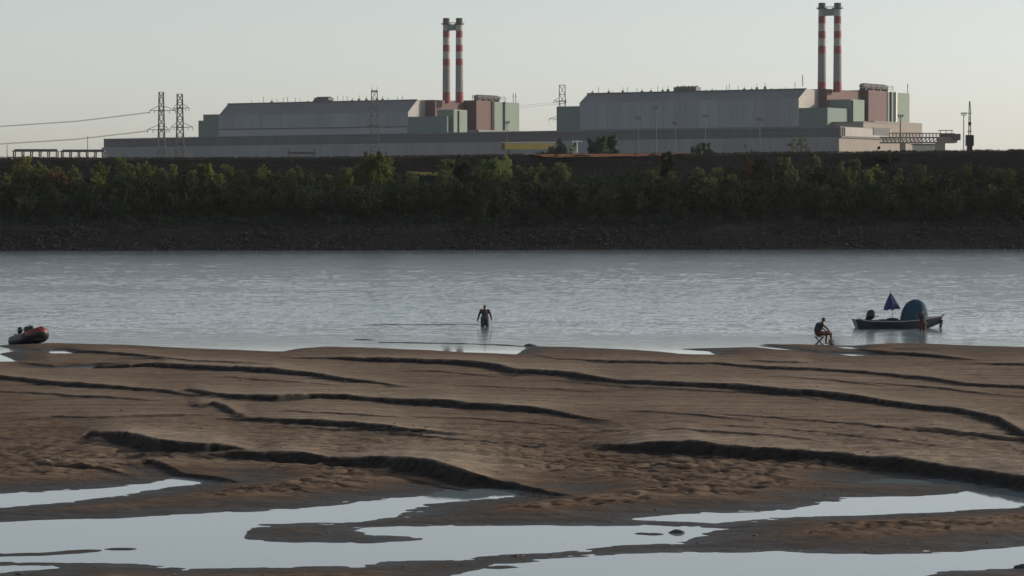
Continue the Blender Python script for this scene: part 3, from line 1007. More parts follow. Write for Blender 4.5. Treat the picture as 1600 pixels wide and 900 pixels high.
def reactor_block(P, label, tank_label):
    fr = Frame(P['chim'], P['d'])
    root = empty('reactor_building', fr.w(0, 0, GZ), label, 'building', 'twin reactor buildings')
    tf = -32.0
    sl, sr_ = fr.s(P['hall'][0], tf), fr.s(P['hall'][1], tf)
    zw = fr.z(P['hall'][1], P['wall_y'], sr_, tf)            # eaves
    tch = fr.t(P['ridge'][0], sr_)
    zr = fr.z(P['ridge'][0], P['ridge'][1], sr_, tch)          # roof
    tb = fr.t(P['gable'], sr_)
    # hall, a vertical wall then a steep slope up to the flat roof
    def prof(s):
        return [fr.w(s, tf, GZ), fr.w(s, tf, zw), fr.w(s, tch, zr), fr.w(s, tb, zr), fr.w(s, tb, GZ)]
    a, b = prof(sl), prof(sr_)
    m = MB()
    m.add(a + b, [(0, 1, 6, 5)], 0)
    m.add(a + b, [(1, 2, 7, 6)], 1)
    m.add(a + b, [(2, 3, 8, 7), (3, 4, 9, 8), (0, 5, 9, 4)], 1)
    m.add(a + b, [(4, 3, 2, 1, 0)], 0)
    m.build('wall', [M_CLAD, M_ROOFT], root)
    g = MB(); g.add([fr.w(sr_ + .35, *q) for q in ((tf, GZ), (tf, zw), (tch, zr), (tb, zr), (tb, GZ))] + [fr.w(sr_ + .01, *q) for q in ((tf, GZ), (tf, zw), (tch, zr), (tb, zr), (tb, GZ))],
          [(4, 3, 2, 1, 0)] + [(i, (i + 1) % 5, 5 + (i + 1) % 5, 5 + i) for i in range(5)])
    g.build('gable', M_GABLE, root)
    # roof edge trim and the paler strip along the foot of the hall
    tr = MB(); fr.block(tr, sl - .2, sr_ + .6, tch - .5, tch + .5, zr - .1, zr + .55)
    tr.build('parapet', M_STEEL, root)
    zb = fr.z(P['hall'][1], P['band_y'], sr_, tf)
    ba = MB(); fr.block(ba, sl + .5, sr_ - .1, tf - .4, tf - .01, GZ, zb)
    ba.build('lower_band', M_CLADL, root)
    sm = MB()
    for k in range(int((sr_ - sl) / 7)):
        q = sl + 4 + k * 7
        fr.block(sm, q, q + .12, tf - .08, tf - .01, zb + .9, zw - .1)
    sm.build('panel_seams', M_ROOFT, root)
    bl = MB(); fr.block(bl, sl + .5, sr_ - .1, tf - .55, tf - .02, zb + .02, zb + .8)
    bl.build('gutter', M_STEEL, root)
    # green stair block at the far end, in two steps
    e = MB()
    t_e = tf + 3.0
    s0 = fr.s(P['end'][0], t_e); s1 = fr.s(P['end'][1], t_e)
    z0 = fr.z(P['end'][0], P['end'][2], s0, t_e); z1 = fr.z(P['end'][1], P['end'][3], s1, t_e)
    if s1 - s0 > .5:
        fr.block(e, s0, s1, t_e, t_e + 22, GZ, z0)
    fr.block(e, s1, sl - .02, t_e - .2, t_e + 24, GZ, z1)
    e.build('end_block', M_GREEND, root)
    # low teal annexe in front of the gable, and the taller one behind it
    sA = fr.s(P['annexA'][0], tf + .3)
    tA = fr.t(P['annexA'][1], sA)
    zA = fr.z(P['annexA'][0], P['annexA'][2], sA, tf + .3)
    m = MB(); fr.block(m, sr_ + .4, sA, tf + .3, tA, GZ, zA); m.build('low_annexe', M_GREEND, root)
    t_b = tA - .5
    sB = fr.s(P['annexB'][0], t_b); tB = fr.t(P['annexB'][1], sB); zB = fr.z(P['annexB'][0], P['annexB'][2], sB, t_b)
    sB0 = fr.s(P['annexB'][3], t_b)
    m = MB(); fr.block(m, sB0, sB, t_b, tB, GZ, zB); m.build('tall_annexe', M_GREEN, root)
    m = MB()
    tp = fr.t(P['annexB'][4], sB)
    fr.block(m, sB + .01, sB + .8, tp - .5, tp + .5, GZ, zB - .6); m.build('downpipe', M_STEEL, root)
    # red block
    tR = fr.t(P['red'][0], sr_)
    sR = fr.s(P['red'][1], tR)
    tR1 = fr.t(P['red'][2], sR)
    zR = fr.z(P['red'][1], P['red'][3], sR, tR)
    m = MB(); fr.block(m, sr_ - 25, sR, tR, tR1 + 20, GZ, zR); m.build('red_block', M_RED, root)
    # rear red and green part standing further forward
    s2 = fr.s(P['rear'][0], tR1 + .02)
    ta = fr.t(P['rear'][1], s2); tb2 = fr.t(P['rear'][2], s2)
    zg = fr.z(P['rear'][0], P['rear'][3], s2, tR1)
    m = MB(); fr.block(m, sr_ - 25, s2, tR1 + .02, ta - .02, GZ, zg); m.build('red_block', M_RED, root)
    m = MB(); fr.block(m, sr_ - 25, s2 + .4, ta, tb2, GZ, zg - .4); m.build('green_block', M_GREEN, root)
    m = MB()
    tp = fr.t(P['rear'][4], s2); fr.block(m, s2 + .41, s2 + 1.6, tp - .8, tp + .8, GZ, zg - .1)
    m.build('duct', M_CONC if not P.get('whitepipe') else M_WHITE, root)
    tp = fr.t(P['rear'][5], s2)
    m = MB(); fr.block(m, s2 + .41, s2 + 1.3, tp - .35, tp + .35, GZ, zg - .2); m.build('duct', M_DKPANEL, root)
    # white parapet at the foot of the rear part
    m = MB()
    tq0, tq1 = tR1 - 12, tb2 - 2
    fr.block(m, s2 + 2.0, s2 + 9.0, tq0, tq1, GZ, fr.z(P['rear'][0], P['foot_y'], s2, tR1)); m.build('low_wing', M_BEIGE if P.get('whitepipe') else M_CONC, root)
    # machine on the roof
    ts = fr.t(P['tank'][0], s2 - 3); te = fr.t(P['tank'][1], s2 - 3)
    zt0 = zg + .3; zt1 = fr.z(P['tank'][0], P['tank'][2], s2 - 3, ts)
    r = (zt1 - zt0) / 2
    m = MB(); m.tube([fr.w(s2 - 3, ts, zt0 + r), fr.w(s2 - 3, ts + 2, zt0 + r), fr.w(s2 - 3, te - 2, zt0 + r), fr.w(s2 - 3, te, zt0 + r)], [r * .8, r, r, r * .8], 14)
    for q in np.linspace(ts + 2, te - 2, 4):
        fr.block(m, s2 - 5, s2 - 1, q - .5, q + .5, zg - .3, zt0 + .6)
    m.build('roof_tank', M_STEEL, root)
    m = MB()
    for k in range(7):
        q = ts - 7 + (te - ts + 12) * k / 6
        m.tube([fr.w(s2 - .8, q, zg), fr.w(s2 - .8, q, zg + r * 1.7)], .16, 5)
    for zz in (.6, 1.2, 1.7):
        m.tube([fr.w(s2 - .8, ts - 7, zg + r * zz), fr.w(s2 - .8, te + 5, zg + r * zz)], .13, 5)
    m.build('roof_railing', M_STEEL, root)
    # masts and vents along the roof edge
    rr = random.Random(P['seed'])
    for k in range(P['nvent']):
        px = P['vents'][0] + (P['vents'][1] - P['vents'][0]) * (k + rr.uniform(-.35, .35)) / (P['nvent'] - 1)
        tv = tch + rr.uniform(1.5, 6)
        s = fr.s(px, tv)
        if s > sr_ - 1 or s < sl + 1:
            continue
        hh = rr.uniform(1.2, 4.2)
        m = MB(); m.tube([fr.w(s, tv, zr - .05), fr.w(s, tv, zr + hh)], .14, 6)
        if rr.random() < .45:
            fr.block(m, s - .6, s + .6, tv - .6, tv + .6, zr, zr + hh * .5)
        m.build('roof_vent', M_STEEL, root)
    s = fr.s(P['cooler'][0], tch + 6); s_1 = fr.s(P['cooler'][1], tch + 6)
    m = MB(); fr.block(m, s, s_1, tch + 4, tch + 10, zr, zr + 2.9)
    for k in range(6):
        q = s + (s_1 - s) * (k + .5) / 6
        m.tube([fr.w(q, tch + 7, zr + 2.8), fr.w(q, tch + 7, zr + 3.5)], .9, 8)
    m.build('roof_cooler', M_STEEL, root)
    for px in P['aerials']:
        tv = fr.t(px, s2 - 1)
        m = MB(); m.tube([fr.w(s2 - 1, tv, zg - .5), fr.w(s2 - 1, tv, zg + 5.5)], .2, 5)
        m.tube([fr.w(s2 - 1, tv - .9, zg + 3.6), fr.w(s2 - 1, tv + .9, zg + 3.6)], .15, 5)
        m.build('aerial', M_STEEL, root)
    # ---------------- chimneys
    cz0 = zr - 1.0
    croot = empty('chimney_pair', fr.w(0, 0, cz0), P['clabel'], 'chimney', 'striped twin chimneys')
    half = P['gap'] / 2
    rows_ = P['bands']
    mats = [M_CHIM, M_CHIMW, M_STRIPE, M_SOOT]
    for sgn in (-1, 1):
        s = half * sgn
        m = MB()
        n = 28
        dpt = fr.D0 + AY * s
        zs = [CH + ray(P['chim'], py)[1] * dpt for py, _ in rows_]
        zs[-1] = cz0
        ztop = zs[0]
        for i in range(len(zs) - 1):
            def ring(z):
                r = 1.93 + .42 * (ztop - z) / (ztop - cz0)
                c = fr.w(s, 0, z)
                return [(c[0] + r * math.cos(2 * PI * k / n), c[1] + r * math.sin(2 * PI * k / n), z) for k in range(n)]
            m.add(ring(zs[i + 1]) + ring(zs[i]), [(k, (k + 1) % n, n + (k + 1) % n, n + k) for k in range(n)], rows_[i][1])
        m.add(ring(zs[0]), [tuple(range(n))], 3)
        m.build('stack', mats, croot, smooth=False)
        pz = CH + ray(P['chim'], P['plat'])[1] * dpt
        m = MB(); c = fr.w(s, 0, pz)
        m.tube([(c[0], c[1], pz - .25), (c[0], c[1], pz + .25)], 3.0, 20)
        for k in range(10):
            a = 2 * PI * k / 10
            m.tube([(c[0] + 2.9 * math.cos(a), c[1] + 2.9 * math.sin(a), pz), (c[0] + 2.9 * math.cos(a), c[1] + 2.9 * math.sin(a), pz + 1.1)], .06, 4)
        m.build('platform', M_DKSTEEL, croot)
    z1 = CH + ray(P['chim'], P['plat'])[1] * fr.D0; z0 = CH + ray(P['chim'], P['bridge'])[1] * fr.D0
    m = MB(); fr.block(m, -half + 1.2, half - 1.2, -1.2, 1.2, z0, z1 - .3)
    m.build('bridge', M_CHIM, croot)
    m = MB()
    for t_ in (-1.1, 1.1):
        m.tube([fr.w(-half + 2, t_, z1 + .9), fr.w(half - 2, t_, z1 + .9)], .08, 5)
        for k in range(4):
            s = -half + 2.2 + (2 * half - 4.4) * k / 3
            m.tube([fr.w(s, t_, z1 - .35), fr.w(s, t_, z1 + .9)], .07, 4)
    m.build('railing', M_DKSTEEL, croot)
    return fr


D1 = 1700.0
D2 = 1574.0
B1 = [(28.4, 3), (37.6, 1), (48.3, 2), (58.6, 1), (70.4, 2), (80.6, 1), (91.9, 2), (102.4, 0), (144, 2), (157, 2)]
B2 = [(4.6, 3), (13.2, 1), (25.2, 2), (36.8, 1), (48.8, 2), (60.0, 1), (72.0, 2), (84, 0), (128, 2), (141, 2)]
reactor_block(dict(chim=707.8, d=D1, hall=(341.5, 637), wall_y=175, ridge=(651, 156.6), gable=690, band_y=199, end=(310, 318, 188.5, 179), annexA=(698.5, 704.5, 181.5),
                   annexB=(709, 730, 171, 683, 716.5), red=(664, 680, 727, 156), rear=(744.5, 772, 810.5, 156.5, 787, 769), foot_y=203.5, tank=(743, 778, 147.5), vents=(395, 628), nvent=26,
                   cooler=(494, 516), aerials=(802, 806), seed=3, gap=9.0, plat=37.6, bridge=47.5, bands=B1, clabel='red and white striped twin chimneys rising from the left reactor building'),
              'left one of two long grey reactor buildings with red and green end blocks', '')
fr2 = reactor_block(dict(chim=1296.2, d=D2, hall=(905.5, 1247), wall_y=154, ridge=(1258.5, 139.5), gable=1293, band_y=200, end=(870, 870, 167.5, 166.5), annexA=(1293, 1326, 168),
                   annexB=(1330, 1350.5, 155, 1293, 1331.5), red=(1278, 1292, 1346, 139), rear=(1357, 1386, 1420, 140.5, 1397, 1390), foot_y=190, tank=(1346, 1384, 129.5), vents=(928, 1240), nvent=30,
                   cooler=(1055, 1090), aerials=(1254, 1418), seed=4, gap=9.3, plat=13.2, bridge=24.5, bands=B2, whitepipe=True,
                   clabel='red and white striped twin chimneys rising from the right reactor building'),
              'right one of two long grey reactor buildings with red and green end blocks', '')

# ---- low turbine hall along the front of both blocks
frT = Frame(1312, 1500.0)
root = empty('turbine_hall', frT.w(-200, 0, GZ), 'very long low hall with dark upper band running in front of both reactor buildings', 'building')
sL = frT.s(162, 0)
zR = frT.z(1312, 197.5, 0, 0); zL = frT.z(162, 217, sL, 0)
zmR = frT.z(1312, 214, 0, 0); zmL = frT.z(162, 230.5, sL, 0)
tE = frT.t(1392, 0)
m = MB(); frT.block(m, sL, 0, 0, tE, zmR - 3, zR, 0, zL); m.build('upper_cladding', M_DKPANEL, root)
m = MB(); frT.block(m, sL - .5, -.3, -1.5, tE - .5, GZ - .5, zmR, 0, zmL); m.build('wall', M_CONC, root)
m = MB()
frT.block(m, sL - .4, .4, -.5, -.05, zR - .9, zR + .3, 0, zL + .3)
m.build('eaves', M_ROOFT, root)
m = MB()
for k in range(int(-sL / 9)):
    q = sL + 5 + k * 9
    e = -q / -sL
    frT.block(m, q, q + .14, -.04 - .06, -.01, zmR + (zmL - zmR) * e + .6, zR + (zL - zR) * e - 1.0)
    frT.block(m, q + 3, q + 3.14, -1.6, -1.51, GZ, zmR + (zmL - zmR) * e - .4)
m.build('panel_seams', M_ROOFT, root)
m = MB(); frT.block(m, .02, .5, .6, tE - .6, zmR + .6, zR - .3); m.build('end_wall', M_GABLE, root)
m = MB(); frT.block(m, -.28, .3, -1.4, frT.t(1408, 0), GZ, zmR - .5); m.build('lower_end_wall', M_BEIGE, root)
m = MB(); frT.block(m, .03, 1.2, -.5, tE + 8, zmR - .45, zmR + .5); m.build('ledge', M_DKPANEL, root)
m = MB(); tw0, tw1 = frT.t(1364, 0.5), frT.t(1390, .5)
frT.block(m, .52, .8, tw0, tw1, frT.z(1364, 211, 0, tw0), frT.z(1364, 199, 0, tw0)); m.build('window', M_DKPANEL, root)
m = MB()
for px in (1316, 1319):
    tp = frT.t(px, .5); frT.block(m, .51, 1.1, tp - .4, tp + .4, zmR + .6, zR - .4)
m.build('downpipe', M_STEEL, root)

# ---- lit beige annexe to the right
root = empty('annexe', frT.w(10, 60, GZ), 'lit beige block between the long low hall and the rightmost green end block', 'building')
ta, tb_ = frT.t(1349, -4), frT.t(1407, -4)
m = MB(); frT.block(m, -30, -4, ta, tb_, GZ, frT.z(1349, 190.5, -4, ta)); m.build('wall', M_BEIGE, root)
m = MB(); frT.block(m, -30.3, -3.6, ta - .3, tb_ + .3, frT.z(1349, 190.5, -4, ta), frT.z(1349, 189.6, -4, ta)); m.build('roof', M_CONC, root)

# ---- conveyor bridge with its drive house
d_c = 1380.0


def plank(mb, px0, px1, y0, y1, d, depth=4.0, mi=0):
    a = at_d(px0, y1, d); b = at_d(px1, y0, d)
    return mb.box(((a.x + b.x) / 2, d + depth / 2, (a.z + b.z) / 2), (abs(b.x - a.x), depth, abs(b.z - a.z)), mi)


cb = empty('conveyor_bridge', at_d(1440, 236, d_c), 'pale steel conveyor bridge on legs, ending in a dark drive house, right of the plant', 'bridge')
cb.location.z = GZ
m = MB(); plank(m, 1376, 1486, 213.5, 216, d_c, 4); plank(m, 1376, 1492, 221.5, 224, d_c, 4); m.build('deck', M_BEIGE, cb)
m = MB()
for k in range(15):
    px = 1379 + k * 6.1
    plank(m, px, px + 1.6, 216, 221.5, d_c, .6)
    a = at_d(px + 1.6, 221.3, d_c); b = at_d(px + 6.1, 216.2, d_c)
    m.tube([a, b], .22, 5)
    plank(m, px, px + 1.4, 216, 221.5, d_c + 3.6, .3)
m.build('truss', M_BEIGE, cb)
m = MB(); plank(m, 1465, 1496, 215, 223, d_c + .2, 3.6); m.build('casing', M_BEIGE, cb)
m = MB()
for k in range(16):
    px = 1390 + k * 5.2
    a = at_d(px, 213.5, d_c); b = at_d(px, 208, d_c); m.tube([a, b], .2, 5)
m.tube([at_d(1390, 208, d_c), at_d(1468, 208.3, d_c)], .24, 5)
m.tube([at_d(1390, 210.8, d_c), at_d(1468, 211, d_c)], .12, 5)
m.build('railing', M_STEEL, cb)
for p0, p1 in ((1408, 1415), (1463, 1477)):
    m = MB(); a = at_d(p0, 224, d_c); b = at_d(p1, 224, d_c)
    m.box(((a.x + b.x) / 2, d_c + 2, (a.z + GZ) / 2), (b.x - a.x, 3.5, a.z - GZ)); m.build('leg', M_BEIGE, cb)
m = MB(); plank(m, 1488, 1501, 209, 219, d_c - .6, 5); plank(m, 1470, 1492, 208, 213.5, d_c - .3, 4.2)
m.build('drive_house', M_BROWN, cb)
m = MB()
for px in (1469, 1478, 1487):
    plank(m, px, px + .9, 204, 209, d_c + .1, .4)
plank(m, 1467, 1489, 203.2, 204.2, d_c, 4); m.build('canopy', M_BROWN, cb)
lb = empty('shed', at_d(1445, 238, 1395), 'low pale shed under the conveyor bridge', 'shed'); lb.location.z = GZ
m = MB(); a = at_d(1428, 226, 1395); b = at_d(1462, 226, 1395); m.box(((a.x + b.x) / 2, 1398, (a.z + GZ) / 2), (b.x - a.x, 6, a.z - GZ)); m.build('wall', M_WHITE, lb)
m = MB(); m.box(((a.x + b.x) / 2, 1398, a.z + .2), (b.x - a.x + 1, 7, .4)); m.build('roof', M_STEEL, lb)

# ---- navigation beacon on the levee
d_b = 461.0
bc = at_d(1515, 234, d_b); zb0 = bank_z(bc.x, d_b)
bb = empty('navigation_beacon', (bc.x, d_b, zb0 - .05), 'black box beacon with a slim lattice mast standing on the levee at the right', 'beacon')
m = MB(); zt = at_d(1515, 211, d_b).z; zmid = at_d(1515, 228, d_b).z
w0 = 11.5 / F * d_b
m.box((bc.x, d_b, (zt + zmid) / 2), (w0, w0, zt - zmid)); m.build('cabinet', M_DKSTEEL, bb)
m = MB(); m.box((bc.x, d_b, (zmid + zb0) / 2 - .1), (w0 * .68, w0 * .68, zmid - zb0 + .3)); m.build('base', M_DKSTEEL, bb)
m = MB(); zt2 = at_d(1515, 165, d_b).z
for sx2, sy2 in ((-1, -1), (1, -1), (1, 1), (-1, 1)):
    m.tube([(bc.x + sx2 * .16, d_b + sy2 * .16, zt), (bc.x + sx2 * .10, d_b + sy2 * .10, zt2)], .045, 5)
nn = 9
for k in range(nn):
    za, zb_ = zt + (zt2 - zt) * k / nn, zt + (zt2 - zt) * (k + 1) / nn
    s_ = 1 if k % 2 else -1
    m.tube([(bc.x - .15 * s_, d_b - .15, za), (bc.x + .14 * s_, d_b - .15, zb_)], .03, 4)
    m.tube([(bc.x - .15, d_b - .15, zb_), (bc.x + .15, d_b - .15, zb_)], .03, 4)
m.build('mast', M_DKSTEEL, bb)
m = MB()
for py in (177, 205):
    z_ = at_d(1515, py, d_b).z
    m.box((bc.x, d_b, z_), (.66, .5, .08))
m.box((bc.x, d_b, at_d(1515, 193, d_b).z), (.44, .44, .5))
m.build('bracket', M_DKSTEEL, bb)
m = MB(); z0_, z1_ = zt2 - .05, at_d(1515, 158, d_b).z
m.tube([(bc.x, d_b, z0_), (bc.x, d_b, z1_ - .2), (bc.x, d_b, z1_)], [.13, .13, .06], 10); m.build('lamp', M_DKSTEEL, bb)


# ---- floodlight masts
def light_mast(px, top, d, label, r=.2, white=False, arms=3):
    g = at_d(px, top, d)
    o = empty('floodlight_mast', (g.x, d, GZ), label, 'light mast', 'floodlight masts of the plant')
    mt = M_WHITE if white else M_STEEL
    m = MB(); m.tube([(g.x, d, GZ), (g.x, d, g.z)], [r * 1.3, r * .8], 8); m.build('pole', mt, o)
    m = MB()
    wdt = 5.5 / F * d
    m.box((g.x, d, g.z), (wdt * 1.4, .5, .3))
    for k in range(arms):
        x = g.x + wdt * .6 * (2 * k / (arms - 1) - 1)
        m.box((x, d - .3, g.z + .8), (.75, .5, .8), 0, rnd.uniform(-.3, .3))
        m.tube([(x, d, g.z), (x, d - .1, g.z + .6)], .12, 5)
    m.build('lamp_head', mt, o)
    return o


light_mast(1025, 170, 1420, 'tallest grey floodlight mast in front of the right long hall')
light_mast(997, 186, 1430, 'grey floodlight mast just left of the tallest one before the right hall')
light_mast(1055, 194, 1440, 'thin floodlight mast just right of the tallest one before the right hall', .2)
light_mast(1102, 183, 1440, 'floodlight mast before the middle of the right hall, above the low spreading bush')
light_mast(1187, 188, 1420, 'faint floodlight mast before the right end of the right long hall', .24)
light_mast(792, 193, 1500, 'floodlight mast before the green end of the left reactor building, over the yellow girder')
light_mast(1407, 183, 1400, 'dark floodlight mast before the green end of the right reactor building', .34)
light_mast(1506, 180, 1250, 'white floodlight mast standing against the sky beside the black beacon', .34, True)


# ---- lattice pylons
def pylon(px, top, d, wtop, wbase, arms, label, r=.2):
    g = at_d(px, top, d)
    o = empty('pylon', (g.x, d, GZ), label, 'pylon', 'lattice pylons behind the levee')
    h = g.z - GZ
    m = MB(); br = MB()
    hw0, hw1 = wbase / 2 / F * d, wtop / 2 / F * d

    def hw(q):
        return hw1 + (hw0 - hw1) * max(0.0, (1 - q)) ** 1.5
    n = 11
    for sx2, sy2 in ((-1, -1), (1, -1), (1, 1), (-1, 1)):
        m.tube([(g.x + sx2 * hw(k / n), d + sy2 * hw(k / n), GZ + h * k / n) for k in range(n + 1)], r, 5)
    m.build('leg', M_STEEL, o)
    for k in range(n):
        a, b = hw(k / n), hw((k + 1) / n)
        za, zb_ = GZ + h * k / n, GZ + h * (k + 1) / n
        for sy2 in (-1, 1):
            br.tube([(g.x - a, d + sy2 * a, za), (g.x + b, d + sy2 * b, zb_)], r * .55, 4)
            br.tube([(g.x + a, d + sy2 * a, za), (g.x - b, d + sy2 * b, zb_)], r * .55, 4)
            br.tube([(g.x - b, d + sy2 * b, zb_), (g.x + b, d + sy2 * b, zb_)], r * .55, 4)
        for sx2 in (-1, 1):
            br.tube([(g.x + sx2 * a, d - a, za), (g.x + sx2 * b, d + b, zb_)], r * .5, 4)
    br.build('bracing', M_STEEL, o)
    for py, w_l, w_r in arms:
        z_ = at_d(px, py, d).z
        q = hw((z_ - GZ) / h)
        ar = MB()
        for w_, sg in ((w_l, -1), (w_r, 1)):
            e = g.x + sg * (w_ / F * d)
            if w_:
                ar.tube([(g.x + sg * q, d - q, z_), (e, d, z_ + .2)], r * .6, 4)
                ar.tube([(g.x + sg * q, d + q, z_), (e, d, z_ + .2)], r * .6, 4)
                ar.tube([(g.x + sg * q, d - q, z_ + 2.2), (e, d, z_ + .2)], r * .6, 4)
                for kk in (.5, 1):
                    ex = g.x + sg * (q + (abs(e - g.x) - q) * kk)
                    ar.tube([(ex, d, z_ + .2), (ex, d, z_ - 1.3)], .14, 4)
        ar.box((g.x, d, z_), (2 * q, 2 * q, .5))
        ar.build('crossarm', M_STEEL, o)
    return o


pylon(252, 144, 1330, 7, 15, [(173, 18, 22), (203, 22, 12)], 'left one of two dark lattice pylons at the left end of the low hall')
pylon(281, 147, 1350, 8, 17, [(169, 10, 14), (199, 14, 20)], 'right one of two dark lattice pylons at the left end of the low hall')
pylon(585, 141, 1440, 9, 20, [(143, 4, 4), (196, 12, 14)], 'pale lattice pylon whose body crosses the grey wall of the left reactor building', .15)
pylon(878.5, 133, 1790, 9, 16, [(158, 13, 6), (186, 20, 4)], 'lattice pylon rising behind the left green end of the right reactor building', .22)
for pts, lab in (([(-120, 206), (0, 197), (120, 189), (235, 175)], 'upper pair of power cables running from the left pylon out of the picture'),
                 ([(-120, 232), (0, 224.5), (120, 217), (232, 204)], 'lower pair of power cables running from the left pylon out of the picture')):
    m = MB()
    for off in (0, 2.2):
        m.tube([at_d(px, py + off * .5, 1330 + off) for px, py in pts], .08, 5)
    tag(m.build('power_cable', M_STEEL), lab, 'cable', 'power cables')
m = MB()
for py in (167, 170):
    m.tube([at_d(620 + 0, py + 4, 1740), at_d(815, py - 2, 1780), at_d(875, py - 8, 1790)], .06, 5)
tag(m.build('power_cable', M_STEEL), 'thin power cables between the left reactor building and the pylon behind the right one', 'cable', 'power cables')


# ---- pipe racks, sheds and small structures behind the levee
def rack(px0, px1, top, d, nposts, label):
    a, b = at_d(px0, top, d), at_d(px1, top, d)
    o = empty('open_shed', ((a.x + b.x) / 2, d, GZ), label, 'shed', 'open roofed racks behind the levee')
    m = MB(); m.box(((a.x + b.x) / 2, d + 2.5, a.z - .3), (b.x - a.x + 1, 6, .5)); m.tube([(a.x, d + 2.5, a.z + .3), (b.x, d + 2.5, a.z + .3)], .35, 6)
    m.build('roof', M_STEEL, o)
    for k in range(nposts):
        x = a.x + (b.x - a.x) * k / (nposts - 1)
        m = MB()
        for dy in (0, 5):
            m.tube([(x, d + dy, GZ), (x, d + dy, a.z - .5)], .3, 6)
        m.tube([(x, d, a.z - 2.2), (x, d + 5, a.z - 2.2)], .2, 5)
        m.build('post', M_STEEL, o)
    m = MB(); m.tube([(a.x, d, a.z - 3.3), (b.x, d, a.z - 3.3)], .16, 5); m.build('pipe', M_STEEL, o)


rack(21, 88, 235, 1280, 6, 'left open roofed rack on posts behind the levee, at the left edge')
rack(96, 161, 235.6, 1300, 6, 'right open roofed rack on posts, next to the end of the long low hall')
for px, top, lab in ((137, 212, 'thin aerial mast rising from the open racks at left'), (11, 226, 'short aerial mast at the far left behind the levee')):
    g = at_d(px, top, 1270)
    o = empty('aerial_mast', (g.x, 1270, GZ), lab, 'mast')
    m = MB(); m.tube([(g.x, 1270, GZ), (g.x, 1270, g.z)], [.35, .12], 6); m.build('pole', M_STEEL, o)
    m = MB(); m.box((g.x, 1270, GZ + (g.z - GZ) * .55), (1.0, .6, 1.4)); m.build('antenna', M_STEEL, o)

d_y = 1180
yg = empty('crane_girder', at_d(806, 238, d_y), 'yellow box girder in front of the low hall, partly behind a tree', 'crane'); yg.location.z = GZ
m = MB(); plank(m, 789, 866, 223.5, 233.5, d_y, 3); m.build('girder', M_YEL, yg)
m = MB(); plank(m, 783.5, 788.8, 223.2, 233.8, d_y - .3, 3.6); m.build('end_carriage', M_BROWN, yg)
m = MB(); plank(m, 785, 868, 222, 223.1, d_y + .2, 2.6); m.build('rail', M_WHITE, yg)
for px in (795, 858):
    m = MB(); a = at_d(px, 233.6, d_y); m.box((a.x, d_y + 1.5, (a.z + GZ) / 2), (1.0, 2.0, a.z - GZ)); m.build('leg', M_BROWN, yg)
d_h = 900
hz = at_d(899, 219, d_h)
jh = empty('jib_hoist', (hz.x, d_h, GZ), 'small white post with a short arm between two dark trees behind the levee', 'hoist')
m = MB(); m.tube([(hz.x - .6, d_h, GZ), (hz.x - .8, d_h, hz.z)], .14, 6); m.tube([(hz.x + .6, d_h, GZ), (hz.x + .5, d_h, hz.z)], .14, 6)
for k in range(5):
    z0_ = GZ + (hz.z - GZ) * k / 5; z1_ = GZ + (hz.z - GZ) * (k + 1) / 5
    m.tube([(hz.x - .7, d_h, z0_), (hz.x + .55, d_h, z1_)], .09, 5)
m.build('post', M_WHITE, jh)
m = MB(); m.box((hz.x + .8, d_h, hz.z - .4), (3.0, .4, .35)); m.build('arm', M_WHITE, jh)
d_p = 1300
pg = empty('pipe_gantry', at_d(471, 240, d_p), 'dark goal-shaped pipe gantry in front of the low hall wall', 'gantry'); pg.location.z = GZ
for px in (451, 492):
    m = MB(); a = at_d(px, 233, d_p); m.box((a.x, d_p, (a.z + GZ) / 2), (.7, .7, a.z - GZ)); m.build('post', M_DKPANEL, pg)
m = MB(); m.tube([at_d(451, 239.5, d_p), at_d(492, 239.5, d_p)], .35, 8); m.tube([at_d(451, 237.8, d_p), at_d(492, 237.8, d_p)], .18, 8); m.build('pipe', M_DKPANEL, pg)
wl = empty('storage_tank', at_d(828, 207, 1660), 'white low tank behind the roof of the long hall, between the two reactor buildings', 'tank'); 

# remove the placeholder when it has no parts
bpy.data.objects.remove(wl)

# ------------------------------------------------------------------ people
SKIN = new_mat('tanned skin', (.10, .055, .038), .6, .12, 6)
HAIR = new_mat('dark hair', (.02, .016, .013), .7, .2, 30)
CLOTH = {
    'waders': new_mat('dark olive waders', (.035, .04, .036), .7, .35, 5),
    'shirt': new_mat('dark brown shirt', (.045, .032, .026), .85, .2, 8),
    'shorts': new_mat('dark red shorts', (.075, .022, .022), .85, .2, 8),
    'vest': new_mat('charcoal vest', (.028, .028, .03), .85, .2, 8),
    'cap': new_mat('dark cap cloth', (.025, .023, .025), .85, .2, 8),
}


def remesh(o, vox, it=4):
    r = o.modifiers.new('union', 'REMESH'); r.mode = 'VOXEL'; r.voxel_size = vox; r.use_smooth_shade = True
    s = o.modifiers.new('soft', 'SMOOTH'); s.iterations = it; s.factor = .5


def hand(m, wrist, direction, palm_n, curl):
    d = Vector(direction).normalized(); n = Vector(palm_n).normalized()
    sd2 = d.cross(n).normalized()
    w = Vector(wrist)
    m.capsule(w, w + d * .045, .026, .036)
    m.capsule(w + d * .04 - sd2 * .02, w + d * .085 - sd2 * .022, .02, .017)
    m.capsule(w + d * .04 + sd2 * .02, w + d * .085 + sd2 * .022, .02, .017)
    for k, L in enumerate((.066, .078, .074, .058)):
        b = w + d * .085 + sd2 * (.033 - .022 * k)
        p = b
        for j in range(3):
            a = curl * (j + .6)
            q = p + (d * math.cos(a) + n * math.sin(a)) * L * (.45, .32, .23)[j]
            m.capsule(p, q, .0095 - .001 * j, .0088 - .001 * j, 8)
            p = q
    b = w + d * .03 + sd2 * .03
    q = b + (d * .6 + sd2 * .7 + n * .3).normalized() * .04
    m.capsule(b, q, .014, .012, 8)
    m.capsule(q, q + (d * .9 + sd2 * .2 + n * .4).normalized() * .032, .011, .009, 8)


